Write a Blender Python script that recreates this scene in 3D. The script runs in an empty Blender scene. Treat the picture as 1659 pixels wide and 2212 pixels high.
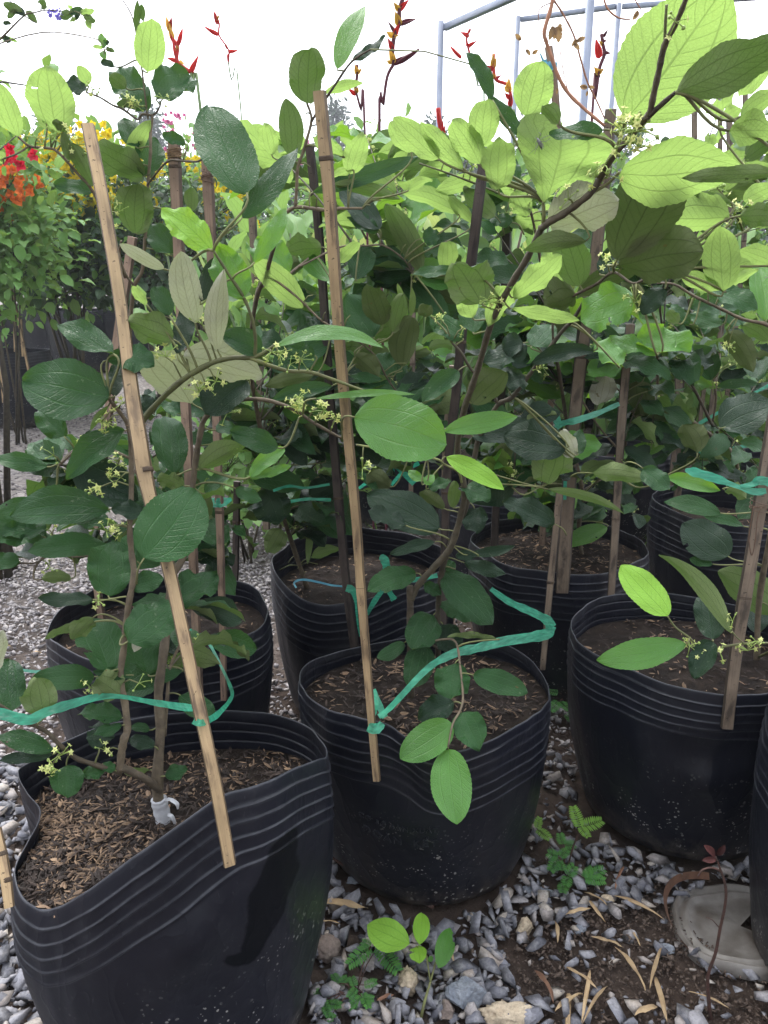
import bpy, math, random
import numpy as np
from mathutils import Vector, Matrix, Quaternion, noise
R = math.radians
scene = bpy.context.scene
# ---------------------------------------------------------------- camera
CAM_H, PITCH, FP, CX, CY = 0.86, R(17.0), 1720.0, 829.5, 1106.0
cam_d = bpy.data.cameras.new('camera'); cam = bpy.data.objects.new('camera', cam_d)
scene.collection.objects.link(cam); scene.camera = cam
cam.location = (0, 0, CAM_H); cam.rotation_euler = (math.pi/2 - PITCH, 0, 0)
cam_d.sensor_fit = 'VERTICAL'; cam_d.sensor_height = 36; cam_d.sensor_width = 27
cam_d.lens = 36*FP/2212; cam_d.clip_start = 0.02; cam_d.clip_end = 2000
# ---------------------------------------------------------------- light
SUN_EL, SUN_AZ = R(62), R(-25)      # high, behind the plants and a little to the left: they are lit through
world = bpy.data.worlds.new('World'); scene.world = world; world.use_nodes = True
wt = world.node_tree; wn = wt.nodes; bg = wn['Background']
sky = wn.new('ShaderNodeTexSky'); sky.sky_type = 'NISHITA'; sky.sun_disc = False
sky.sun_elevation = SUN_EL; sky.sun_rotation = SUN_AZ; sky.air_density = 1.4; sky.dust_density = 3.0
wm = wn.new('ShaderNodeMix'); wm.data_type = 'RGBA'; wm.inputs[0].default_value = 0.80
wm.inputs[7].default_value = (10.8, 11.0, 11.7, 1)       # the even white cloud layer
_tc=wn.new('ShaderNodeTexCoord'); _sx=wn.new('ShaderNodeSeparateXYZ'); wt.links.new(_tc.outputs['Generated'],_sx.inputs[0])
_mr=wn.new('ShaderNodeMapRange'); wt.links.new(_sx.outputs[2],_mr.inputs[0]); _mr.inputs[1].default_value=0; _mr.inputs[2].default_value=1; _mr.inputs[3].default_value=9.6; _mr.inputs[4].default_value=19.0
_nz=wn.new('ShaderNodeTexNoise'); _nz.inputs['Scale'].default_value=2.2; _nz.inputs['Detail'].default_value=4; wt.links.new(_tc.outputs['Generated'],_nz.inputs['Vector'])
_m2=wn.new('ShaderNodeMath'); _m2.operation='MULTIPLY_ADD'; wt.links.new(_nz.outputs[0],_m2.inputs[0]); _m2.inputs[1].default_value=.9; _m2.inputs[2].default_value=.55
_m3=wn.new('ShaderNodeMath'); _m3.operation='MULTIPLY'; wt.links.new(_mr.outputs[0],_m3.inputs[0]); wt.links.new(_m2.outputs[0],_m3.inputs[1])
_my=wn.new('ShaderNodeMapRange'); wt.links.new(_sx.outputs[1],_my.inputs[0]); _my.inputs[1].default_value=-1; _my.inputs[2].default_value=.8; _my.inputs[3].default_value=.30; _my.inputs[4].default_value=1.12
_m4=wn.new('ShaderNodeMath'); _m4.operation='MULTIPLY'; wt.links.new(_m3.outputs[0],_m4.inputs[0]); wt.links.new(_my.outputs[0],_m4.inputs[1]); _m3=_m4   # and brighter where the veiled sun stands
_cc=wn.new('ShaderNodeVectorMath'); _cc.operation='SCALE'; _cc.inputs[0].default_value=(.98,1.0,1.06); wt.links.new(_m3.outputs[0],_cc.inputs['Scale']); wt.links.new(_cc.outputs[0],wm.inputs[7])   # overcast: brighter overhead than at the horizon
wt.links.new(sky.outputs[0], wm.inputs[6]); wt.links.new(wm.outputs[2], bg.inputs[0])
bg.inputs[1].default_value = 0.125
sd = bpy.data.lights.new('sun', 'SUN'); sd.energy = 1.2; sd.angle = R(25); sd.color = (1, .97, .92)
so = bpy.data.objects.new('sun', sd); scene.collection.objects.link(so)
sdir = Vector((math.sin(SUN_AZ)*math.cos(SUN_EL), math.cos(SUN_AZ)*math.cos(SUN_EL), math.sin(SUN_EL)))
so.rotation_euler = sdir.to_track_quat('Z', 'Y').to_euler(); so.location = (0, 0, 5)
vs = scene.view_settings; vs.view_transform = 'Standard'; vs.look = 'None'; vs.gamma = 1
vs.exposure = 1.2
cy = scene.cycles
cy.max_bounces = 8; cy.diffuse_bounces = 4; cy.glossy_bounces = 3; cy.transmission_bounces = 6
cy.transparent_max_bounces = 8; cy.caustics_reflective = False; cy.caustics_refractive = False
cy.sample_clamp_indirect = 6
cy.use_denoising = True
# ---------------------------------------------------------------- picture <-> place
cp, sp_ = math.cos(PITCH), math.sin(PITCH)
CAM = Vector((0, 0, CAM_H))
def ray(px, py):
    a, b = (px-CX)/FP, (CY-py)/FP
    return Vector((a, cp+b*sp_, -sp_+b*cp))
def at(px, py, Y):
    d = ray(px, py); return CAM + d*(Y/d.y)
def gnd(px, py, z=0.0):
    d = ray(px, py); return CAM + d*((z-CAM_H)/d.z)
def proj(p):
    v = p-CAM; w = v.y*cp - v.z*sp_
    return (CX+FP*v.x/w, CY-FP*(v.y*sp_+v.z*cp)/w)
TILE = dict(A=(0,0),B=(553,0),C=(1106,0),D=(0,501),E=(553,501),F=(1106,501),
            G=(0,1002),H=(553,1002),I=(1106,1002),J=(0,1504),K=(553,1504),L=(553,1711),M=(1106,1711))
def tp(t, x, y): o = TILE[t]; return (o[0]+x/3, o[1]+y/3)
# ---------------------------------------------------------------- objects
COL = scene.collection
def empty(name, loc, label=None, cat=None, group=None):
    o = bpy.data.objects.new(name, None); COL.objects.link(o); o.location = loc
    o.empty_display_size = .05
    tag(o, label, cat, group); return o
def tag(o, label=None, cat=None, group=None, kind=None):
    if label: o['label'] = label
    if cat: o['category'] = cat
    if group: o['group'] = group
    if kind: o['kind'] = kind
    return o
class MB:
    def __init__(s): s.v=[]; s.f=[]; s.uv=[]; s.t=[]; s.m=[]
    def add(s, vs, fs, uvs=None, tint=.5, mi=0):
        n=len(s.v); s.v.extend(vs)
        s.f.extend([tuple(i+n for i in f) for f in fs])
        s.uv.extend(uvs if uvs else [(0,0)]*len(vs))
        s.t.extend(tint if isinstance(tint, list) else [tint]*len(vs)); s.m.extend([mi]*len(fs))
    def build(s, name, mats, parent=None, smooth=True, loc=None):
        me = bpy.data.meshes.new(name)
        off = Vector(loc) if loc is not None else (parent.location if parent else Vector((0,0,0)))
        A = np.array([tuple(p) for p in s.v], dtype=np.float32).reshape(-1,3) - np.array(off, dtype=np.float32)
        me.from_pydata(A.tolist(), [], s.f)
        for m in (mats if isinstance(mats,(list,tuple)) else [mats]): me.materials.append(m)
        li = np.zeros(len(me.loops), dtype=np.int32); me.loops.foreach_get('vertex_index', li)
        U = np.array(s.uv, dtype=np.float32)[li]
        me.uv_layers.new(name='UVMap').data.foreach_set('uv', U.ravel())
        at_ = me.attributes.new('tint', 'FLOAT', 'POINT'); at_.data.foreach_set('value', np.array(s.t, dtype=np.float32))
        me.polygons.foreach_set('material_index', s.m)
        if smooth: me.polygons.foreach_set('use_smooth', [True]*len(me.polygons))
        me.update()
        o = bpy.data.objects.new(name, me); COL.objects.link(o)
        if parent: o.parent = parent
        elif loc is not None: o.location = loc
        return o
def catmull(P, n=4):
    P=[tuple(p) for p in P]
    if len(P)<3: 
        return [tuple(P[0][k]+(P[1][k]-P[0][k])*i/n for k in range(len(P[0]))) for i in range(n+1)]
    out=[]
    for i in range(len(P)-1):
        a=P[max(i-1,0)];b=P[i];c=P[i+1];d=P[min(i+2,len(P)-1)]
        for j in range(n):
            t=j/n
            out.append(tuple(.5*((2*b[k])+(-a[k]+c[k])*t+(2*a[k]-5*b[k]+4*c[k]-d[k])*t*t+(-a[k]+3*b[k]-3*c[k]+d[k])*t**3) for k in range(len(b))))
    out.append(P[-1]); return out
def tube(mb, pts, rad, sides=7, tint=.5, mi=0, cap=True, prof=None, v0=0):
    pts=[Vector(p) for p in pts]; n=len(pts)
    if not hasattr(rad,'__len__'): rad=[rad]*n
    t=(pts[1]-pts[0]).normalized(); up=Vector((0,0,1)) if abs(t.z)<.9 else Vector((0,-1,0))
    a=t.cross(up).normalized(); vs=[];uv=[];L=v0
    for i,p in enumerate(pts):
        t2=(pts[min(i+1,n-1)]-pts[max(i-1,0)]).normalized()
        a=(a-t2*a.dot(t2)).normalized(); b=t2.cross(a)
        if i: L+=(p-pts[i-1]).length
        for k in range(sides):
            an=2*math.pi*k/sides
            q=prof[k] if prof else (math.cos(an),math.sin(an))
            vs.append(p+(a*q[0]+b*q[1])*rad[i]); uv.append((k/sides,L))
    fs=[(i*sides+k,i*sides+(k+1)%sides,(i+1)*sides+(k+1)%sides,(i+1)*sides+k) for i in range(n-1) for k in range(sides)]
    if cap: fs+= [tuple(range(sides))[::-1], tuple((n-1)*sides+k for k in range(sides))]
    mb.add(vs,fs,uv,tint,mi)
# ---------------------------------------------------------------- materials
def mat(name):
    m=bpy.data.materials.new(name); m.use_nodes=True; nt=m.node_tree
    return m, nt, nt.nodes, nt.links, nt.nodes['Principled BSDF']
def N(nt, typ, **kw):
    n=nt.nodes.new(typ)
    for k,v in kw.items():
        if k[0]=='i' and k[1:].isdigit(): n.inputs[int(k[1:])].default_value=v
        else: setattr(n,k,v)
    return n
def ramp(nt, fac, stops):
    r=nt.nodes.new('ShaderNodeValToRGB'); e=r.color_ramp.elements
    while len(e)<len(stops): e.new(.5)
    for el,(p,c) in zip(e,stops): el.position=p; el.color=(c[0],c[1],c[2],1) if hasattr(c,'__len__') else (c,c,c,1)
    nt.links.new(fac,r.inputs[0]); return r.outputs[0]
def mixc(nt, fac, a, b, mode='MIX'):
    n=nt.nodes.new('ShaderNodeMix'); n.data_type='RGBA'; n.blend_type=mode
    for s,i in ((fac,0),(a,6),(b,7)):
        if hasattr(s,'default_value') or hasattr(s,'is_linked'): nt.links.new(s,n.inputs[i])
        elif i==0: n.inputs[0].default_value=s
        else: n.inputs[i].default_value=(*s,1)
    return n.outputs[2]
def math_(nt, op, a, b=None, c=None):
    n=nt.nodes.new('ShaderNodeMath'); n.operation=op
    for i,s in enumerate((a,b,c)):
        if s is None: continue
        if hasattr(s,'is_linked'): nt.links.new(s,n.inputs[i])
        else: n.inputs[i].default_value=s
    return n.outputs[0]
def noisen(nt, scale, detail=4, vec=None, rough=.55):
    n=nt.nodes.new('ShaderNodeTexNoise'); n.inputs['Scale'].default_value=scale; n.inputs['Detail'].default_value=detail
    n.inputs['Roughness'].default_value=rough
    if vec: nt.links.new(vec,n.inputs['Vector'])
    return n.outputs[0]
def leafmat(name, front, front2, back, trans, tr, rough, vein=(.25,.35,.15), veinback=None, spec=.5):
    m,nt,ns,lk,p=mat(name)
    uv=N(nt,'ShaderNodeUVMap'); sx=N(nt,'ShaderNodeSeparateXYZ'); lk.new(uv.outputs[0],sx.inputs[0])
    u,v=sx.outputs[0],sx.outputs[1]                     # u -1..1 across, v 0..1 along
    au=math_(nt,'ABSOLUTE',u)
    at_=N(nt,'ShaderNodeAttribute',attribute_name='tint'); ti=at_.outputs['Fac']
    def line(x,w): return math_(nt,'SUBTRACT',1.0,math_(nt,'MINIMUM',math_(nt,'DIVIDE',x,w),1.0))
    mid=line(au,.035); side=line(math_(nt,'ABSOLUTE',math_(nt,'SUBTRACT',au,.50)),.035)
    side=math_(nt,'MULTIPLY',side,math_(nt,'LESS_THAN',v,.93))
    # cross veins
    ph=math_(nt,'SUBTRACT',math_(nt,'MULTIPLY',v,11.0),math_(nt,'MULTIPLY',au,3.2))
    fr=math_(nt,'ABSOLUTE',math_(nt,'SUBTRACT',math_(nt,'FRACT',ph),.5))
    cr=math_(nt,'MULTIPLY',line(fr,.10),.45)
    tc=N(nt,'ShaderNodeTexCoord')
    vo=N(nt,'ShaderNodeTexVoronoi',feature='DISTANCE_TO_EDGE'); vo.inputs['Scale'].default_value=420
    lk.new(tc.outputs['Object'],vo.inputs['Vector'])
    net=math_(nt,'MULTIPLY',line(vo.outputs['Distance'],.12),.25)
    allv=math_(nt,'MINIMUM',math_(nt,'ADD',math_(nt,'ADD',math_(nt,'MAXIMUM',mid,side),cr),net),1.0)
    nz=noisen(nt,26,5,tc.outputs['Object']); nz2=noisen(nt,160,4,tc.outputs['Object'])
    fc=mixc(nt,ti,front,front2)
    fc=mixc(nt,math_(nt,'MULTIPLY',ramp(nt,nz,[(.35,0),(.7,1)]),.45),fc,front2)
    fc=mixc(nt,math_(nt,'MULTIPLY',allv,.45),fc,vein)
    # small pale scars and dust
    n5=noisen(nt,9,3,tc.outputs['Object']); fc=mixc(nt,math_(nt,'MULTIPLY',ramp(nt,n5,[(.48,0),(.75,1)]),.30),fc,tuple(min(1,x*1.8) for x in front2))
    sp=math_(nt,'GREATER_THAN',nz2,.69); fc=mixc(nt,math_(nt,'MULTIPLY',sp,.35),fc,(.20,.24,.15))
    bc=mixc(nt,math_(nt,'MULTIPLY',ti,.5),back,tuple(c*.72 for c in back))
    vb=veinback or tuple(c*.45 for c in back)
    bc=mixc(nt,math_(nt,'MULTIPLY',ramp(nt,n5,[(.42,0),(.7,1)]),.35),bc,tuple(x*.62 for x in back))
    bc=mixc(nt,math_(nt,'MULTIPLY',allv,.6),bc,vb)
    n6=noisen(nt,55,3,tc.outputs['Object']); br=math_(nt,'MULTIPLY',math_(nt,'GREATER_THAN',n6,.735),.75); fc=mixc(nt,br,fc,(.10,.06,.025)); bc=mixc(nt,br,bc,(.13,.08,.035))
    geo=N(nt,'ShaderNodeNewGeometry'); bf=geo.outputs['Backfacing']
    c=mixc(nt,bf,fc,bc); lk.new(c,p.inputs['Base Color'])
    ro=N(nt,'ShaderNodeMix'); lk.new(bf,ro.inputs[0]); ro.inputs[2].default_value=rough; ro.inputs[3].default_value=.8
    lk.new(math_(nt,'ADD',ro.outputs[0],math_(nt,'MULTIPLY',nz,.18)),p.inputs['Roughness'])
    spn=N(nt,'ShaderNodeMix'); lk.new(bf,spn.inputs[0]); spn.inputs[2].default_value=spec; spn.inputs[3].default_value=.15
    lk.new(spn.outputs[0],p.inputs['Specular IOR Level'])
    bp=N(nt,'ShaderNodeBump'); bp.inputs['Strength'].default_value=.5; bp.inputs['Distance'].default_value=.0022
    h=math_(nt,'ADD',math_(nt,'MULTIPLY',allv,-1.0),math_(nt,'MULTIPLY',nz,1.5))
    lk.new(h,bp.inputs['Height']); lk.new(bp.outputs[0],p.inputs['Normal'])
    tl=N(nt,'ShaderNodeBsdfTranslucent'); tcc=mixc(nt,math_(nt,'MULTIPLY',allv,.45),trans,tuple(x*.35 for x in trans))
    lk.new(tcc,tl.inputs['Color']); lk.new(bp.outputs[0],tl.inputs['Normal'])
    ms=N(nt,'ShaderNodeMixShader'); ms.inputs[0].default_value=tr
    lk.new(p.outputs[0],ms.inputs[1]); lk.new(tl.outputs[0],ms.inputs[2])
    lk.new(ms.outputs[0],nt.nodes['Material Output'].inputs[0]); return m
def plain(name, c1, c2=None, scale=30, rough=.7, bump=.0, spec=.4, detail=5, trans=None, tr=0, usetint=True, bscale=None):
    m,nt,ns,lk,p=mat(name); tc=N(nt,'ShaderNodeTexCoord')
    c2=c2 or tuple(x*.6 for x in c1)
    nz=noisen(nt,scale,detail,tc.outputs['Object']); c=mixc(nt,ramp(nt,nz,[(.3,0),(.7,1)]),c1,c2)
    if usetint:
        a=N(nt,'ShaderNodeAttribute',attribute_name='tint')
        c=mixc(nt,1.0,c,ramp(nt,a.outputs['Fac'],[(0,.55),(1,1.4)]),'MULTIPLY')
    lk.new(c,p.inputs['Base Color']); p.inputs['Roughness'].default_value=rough; p.inputs['Specular IOR Level'].default_value=spec
    if bump:
        b=N(nt,'ShaderNodeBump'); b.inputs['Strength'].default_value=bump; b.inputs['Distance'].default_value=.003
        lk.new(noisen(nt,bscale or scale*3,6,tc.outputs['Object']),b.inputs['Height']); lk.new(b.outputs[0],p.inputs['Normal'])
    if trans:
        tl=N(nt,'ShaderNodeBsdfTranslucent'); tl.inputs[0].default_value=(*trans,1)
        ms=N(nt,'ShaderNodeMixShader'); ms.inputs[0].default_value=tr
        lk.new(p.outputs[0],ms.inputs[1]); lk.new(tl.outputs[0],ms.inputs[2]); lk.new(ms.outputs[0],nt.nodes['Material Output'].inputs[0])
    return m
M={}
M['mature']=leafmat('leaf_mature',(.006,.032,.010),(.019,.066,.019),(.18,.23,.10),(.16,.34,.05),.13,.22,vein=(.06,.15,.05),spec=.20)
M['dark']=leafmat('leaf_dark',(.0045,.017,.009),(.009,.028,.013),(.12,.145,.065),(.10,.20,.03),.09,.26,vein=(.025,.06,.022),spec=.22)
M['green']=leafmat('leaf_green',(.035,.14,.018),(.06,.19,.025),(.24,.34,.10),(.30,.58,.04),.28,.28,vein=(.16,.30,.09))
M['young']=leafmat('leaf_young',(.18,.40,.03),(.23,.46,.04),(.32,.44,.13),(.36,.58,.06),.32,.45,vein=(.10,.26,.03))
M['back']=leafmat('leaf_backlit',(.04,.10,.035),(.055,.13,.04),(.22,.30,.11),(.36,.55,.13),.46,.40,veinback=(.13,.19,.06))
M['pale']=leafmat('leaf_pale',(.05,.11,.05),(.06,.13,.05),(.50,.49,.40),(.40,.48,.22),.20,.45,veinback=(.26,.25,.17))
M['wood']=plain('green_bark',(.16,.125,.08),(.075,.058,.04),90,.75,.5)
M['twig']=plain('young_twig',(.20,.22,.08),(.11,.11,.05),60,.65,.3)
M['darktwig']=plain('shaded_bark',(.085,.07,.045),(.045,.038,.025),90,.7,.5)  # darker brown bark tone, for the thick branch, fine twigs and shrub stems
M['petal']=plain('star_flower',(.76,.78,.34),(.62,.68,.24),200,.6,0,trans=(.6,.65,.2),tr=.3)
M['bud']=plain('flower_bud',(.32,.44,.12),(.24,.34,.08),200,.5)
# ---------------------------------------------------------------- leaves
rng = random.Random(7)
def rv(s=1.0): return Vector((rng.uniform(-s,s),rng.uniform(-s,s),rng.uniform(-s,s)))
SH = {'b':(.42,1.25,.45),'h':(.95,.24,.5),'o':(.52,.64,.46),'e':(.68,.78,.5),'l':(.60,.85,.45)}
def leaf_geo(mb, base, tip, n, hw, shape='o', cup=.18, bow=.06, wave=.05, twist=0., nv=24, nu=8, tint=None, ser=.018, mi=0, sidebend=0.):
    ax=tip-base; L=ax.length; a=ax/L; n=(n-a*n.dot(a)).normalized(); s=a.cross(n)
    al,be,_=SH[shape]; pk=al/(al+be); nrm=(pk**al)*((1-pk)**be)
    ph=rng.uniform(0,6.28); k=rng.uniform(1.2,2.6); ph2=rng.uniform(0,6.28); tc=rng.uniform(-.10,.32); asym=rng.uniform(-.10,.10); ps=rng.uniform(0,6.28)
    if not sidebend: sidebend=rng.uniform(-.045,.045)
    if tint is None: tint=rng.random()
    vs=[];uv=[]
    for i in range(nv+1):
        v=i/nv; ve=.002+.996*v
        w=(ve**al)*((1-ve)**be)/nrm*hw
        if v>.9: w*=1-.15*((v-.9)/.1)
        th=twist*(v-.5); s2=s*math.cos(th)+n*math.sin(th); n2=n*math.cos(th)-s*math.sin(th)
        c=base+a*(L*v)+n*(bow*L*4*v*(1-v)-tc*L*max(0,v-.55)**2)+s*(sidebend*L*4*v*(1-v))
        for j in range(nu+1):
            u=-1+2*j/nu; au=abs(u); e=1.0
            if au>.99 and 0<i<nv: e=1+(ser if i%2 else -ser)
            z=cup*w*(au**1.5)+1.5*wave*hw*au*au*math.sin(k*6.28*v+ph+(1.7 if u>0 else 0))+.4*wave*hw*au**3*math.sin(k*17*v+ps)-.03*hw*(1-au)*(1 if au<.08 else 0)
            z+=.035*hw*math.sin(9*v+3*u+ph2)
            nt_=a*(-.16*L*(1-au)**1.3*max(0,v-.45)**1.2*2.2) if shape=='h' else Vector((0,0,0))
            vs.append(c+nt_+s2*(u*w*e*(1+asym*(1 if u>0 else -1))*(1-.10*cup))+n2*z+a*(au*au*w*.06)); uv.append((u,v))
    fs=[]
    for i in range(nv):
        for j in range(nu):
            q=i*(nu+1)+j; fs.append((q,q+1,q+nu+2,q+nu+1))
    if nv>=20 and nu>=8 and rng.random()<.07:      # an insect has eaten at the margin
        i0=rng.randrange(int(nv*.3),int(nv*.85)); c0=rng.choice((0,nu-1)); kill=set()
        for q in range(rng.randint(2,4)): kill.add((i0+q,c0)); 
        if rng.random()<.6: kill.add((i0+1,c0+(1 if c0==0 else -1)))
        fs=[f for k_,f in enumerate(fs) if (k_//nu,k_%nu) not in kill]
    elif nv>=20 and nu>=8 and rng.random()<.08:
        k0=rng.randrange(int(nv*.25),int(nv*.8))*nu+rng.choice((1,2,5,6)); fs=[f for k_,f in enumerate(fs) if k_!=k0]
    mb.add(vs,fs,uv,tint,mi)
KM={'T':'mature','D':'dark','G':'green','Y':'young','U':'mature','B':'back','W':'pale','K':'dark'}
TOPF=set('TDGY')
class Plant:
    def __init__(s,name,loc,label,cat,group=None):
        s.root=empty(name,Vector(loc),label,cat,group); s.S=[]; s.mb=MB(); s.leafn=0; s.nf=0; s.name=name
        s.fmb={}
        s.extra=MB()
    def branch(s,pts,sub=4,mi=0,seg=7):
        # pts: (px,py,Y,radius mm)
        P=[(*at(p[0],p[1],p[2]),p[3]/1000) for p in pts]
        Q=catmull(P,sub)
        s.raw([Vector(q[:3]) for q in Q],[max(q[3],.0004) for q in Q],mi,seg)
    def raw(s,pts,rad,mi=0,seg=7,wob=True):
        if wob: 
            rad=[r*(1+.10*math.sin(i*2.3+r*9000)) for i,r in enumerate(rad)]
        tube(s.mb,pts,rad,seg,rng.random(),mi)
        for p,r in zip(pts,rad): s.S.append((p,)+proj(p)+(r,))
    def near(s,px,py): return min(s.S,key=lambda q:(q[1]-px)**2+(q[2]-py)**2)
    def near3(s,p): return min(s.S,key=lambda q:(q[0]-p).length_squared)
    def petiole(s,mb,base,a,q,mi):
        d=(q[0]-base).length
        if d<.0015: return
        p0=q[0]
        if d>.09:
            q3=s.near3(base); p0=q3[0]; d=q3[0]-base; d=d.length
            if d>.11: p0=base-a*.022+Vector((0,.018,-.012)); d=.03
        p3=base; k=min(d*.4,.02)
        dirb=(p3-p0).normalized(); p2=p3-a*k; p1=p0+(dirb*.6+Vector((0,0,.5)))*k
        n=8 if d>.03 else 5; pts=[]
        for i in range(n+1):
            t=i/n; pts.append(p0*(1-t)**3+p1*3*t*(1-t)**2+p2*3*t*t*(1-t)+p3*t**3)
        r0=.0011 if d<.04 else .0014
        tube(mb,pts,[r0*(1-.3*i/n) for i in range(n+1)],5,.5,mi)
    def leaf(s,t,bx,by,tx,ty,w,kind,shape='o',dy=0.,Y=None,bow=None,cup=None,twist=None,lab=None,sidebend=0.):
        bx,by=tp(t,bx,by); tx,ty=tp(t,tx,ty); w=w/3
        q=s.near(bx,by)
        yb=(Y if Y is not None else q[0].y)+dy+rng.uniform(-.006,.006)
        base=at(bx,by,yb); c=(CAM-base).normalized(); up=Vector((0,0,1))
        top=kind in TOPF
        a2=Vector((tx-bx,0,by-ty)).normalized()
        for att in range(4):
            if top: n=(c*(.80+.3*att)+up*.50+rv(.22)).normalized()
            else: n=(-c*(.85+.3*att)+up*.50+rv(.18)).normalized()
            d=ray(tx,ty); dn=d.dot(n)
            if abs(dn)<.15: continue
            tt=(base-CAM).dot(n)/dn; tip=CAM+d*tt
            flat=at(tx,ty,yb); Lf=(flat-base).length
            if (tip-base).length<Lf*1.45 and tt>0: break
        else: tip=flat
        L=(tip-base).length; a=(tip-base).normalized(); n=(n-a*n.dot(a)).normalized(); side=a.cross(n)
        mid=base.lerp(tip,.5); p0=proj(mid); p1=proj(mid+side*.001)
        pr=Vector((bx-tx,by-ty)).normalized(); dv=Vector((p1[0]-p0[0],p1[1]-p0[1])); perp=abs(dv.x*-pr.y+dv.y*pr.x)
        hw=min(w/2/(perp/.001+1e-9), w/2/FP*yb*1.9)*1.08
        mb=MB(); big=L>.04
        leaf_geo(mb,base,tip,n,hw,shape,cup=rng.choice((.05,.15,.25,.45)) if cup is None else cup,
                 bow=rng.uniform(-.02,.07) if bow is None else bow,wave=rng.uniform(.06,.20)*(.45 if L>.075 else 1),
                 twist=rng.uniform(-.7,.7)*(.6 if L>.075 else 1) if twist is None else twist,nv=34 if big else 20,nu=8,ser=.014,sidebend=sidebend)
        s.petiole(mb,base,a,q,1)
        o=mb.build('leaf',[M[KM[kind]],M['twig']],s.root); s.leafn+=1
        if lab: o['label']=lab
        return o
    def leaves(s,txt,**kw):
        for ln in txt.strip().splitlines():
            for it in ln.split(';'):
                f=it.split()
                if not f: continue
                k=dict(kw); 
                for e in f[7:]:
                    if e in SH: k['shape']=e
                    elif '=' in e: a_,b_=e.split('='); k[a_]=float(b_)
                s.leaf(f[0],*map(float,f[1:6]),f[6],**k)
    def fillleaf(s,base,out,size,kind,lo=False):
        mb=s.fmb.setdefault(KM[kind],MB())
        d=(out+rv(.35)).normalized(); 
        n=(Vector((0,0,1))*.9+rv(.65)-d*.2)
        if rng.random()<.30: n+= Vector((0,-.9,0))*(1 if kind in TOPF else -1)
        n=(n-d*n.dot(d)).normalized(); L=size*rng.uniform(.7,1.2); tip=base+d*L
        leaf_geo(mb,base+d*.004,tip,n,L*rng.uniform(.22,.34),rng.choice('oel'),cup=rng.uniform(.05,.55),bow=rng.uniform(-.03,.16),
                 wave=rng.uniform(.06,.24),twist=rng.uniform(-.7,.7),nv=8 if lo else 14,nu=4,ser=0 if lo else .02)
    def twig(s,target,nl=8,size=.07,kinds='TTU',rad=.0016,lo=False,maxd=.6,flowers=.25):
        q=s.near3(target); p0=q[0]; d=target-p0; L=d.length
        if L>maxd: p0=target-d*(maxd/L); d=target-p0; L=maxd
        mid=p0.lerp(target,.5)+Vector((0,0,L*.16))+rv(L*.1)
        n=10; pts=[p0*(1-t)**2+mid*2*t*(1-t)+target*t*t for t in [i/n for i in range(n+1)]]
        tube(s.mb,pts,[rad*(1-.55*i/n) for i in range(n+1)],5,rng.random(),2)
        st=max(1,int(n*(.15 if L<.25 else .4)))
        for k in range(nl):
            t=(st+(n-st)*(k+.5)/nl); i=min(int(t),n-1); b=pts[i].lerp(pts[i+1],t-i)
            ax=(pts[i+1]-pts[i]).normalized(); sd=ax.cross(Vector((0,0,1)))
            if sd.length<.1: sd=Vector((1,0,0))
            sd.normalize(); o=sd*(1 if k%2 else -1)*1.0+ax*.55+Vector((0,0,-.15))
            s.fillleaf(b,o,size,rng.choice(kinds),lo)
            if rng.random()<flowers: s.flower(b+rv(.004))
    def flower(s,p,big=1.0):
        if s.nf>=99: return
        s.nf+=1
        k=rng.randrange(len(FLM)); o=bpy.data.objects.new('flower_cluster',FLM[k]); COL.objects.link(o); o.parent=s.root
        o.location=p-s.root.location; o.rotation_euler=(rng.uniform(-.5,.5),rng.uniform(-.5,.5),rng.uniform(0,6.28)); o.scale=(big*.64*rng.uniform(.8,1.15),)*3
    def finish(s,mats=None):
        if s.mb.v: s.mb.build('stem',mats or [M['wood'],M['twig'],M['darktwig']],s.root)
        if s.fmb:
            ks=sorted(s.fmb); big=MB()
            for i,k in enumerate(ks):
                m=s.fmb[k]; big.add(m.v,m.f,m.uv,m.t,i)
            o=big.build('foliage',[M[k] for k in ks],s.root); o['kind']='stuff'
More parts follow.
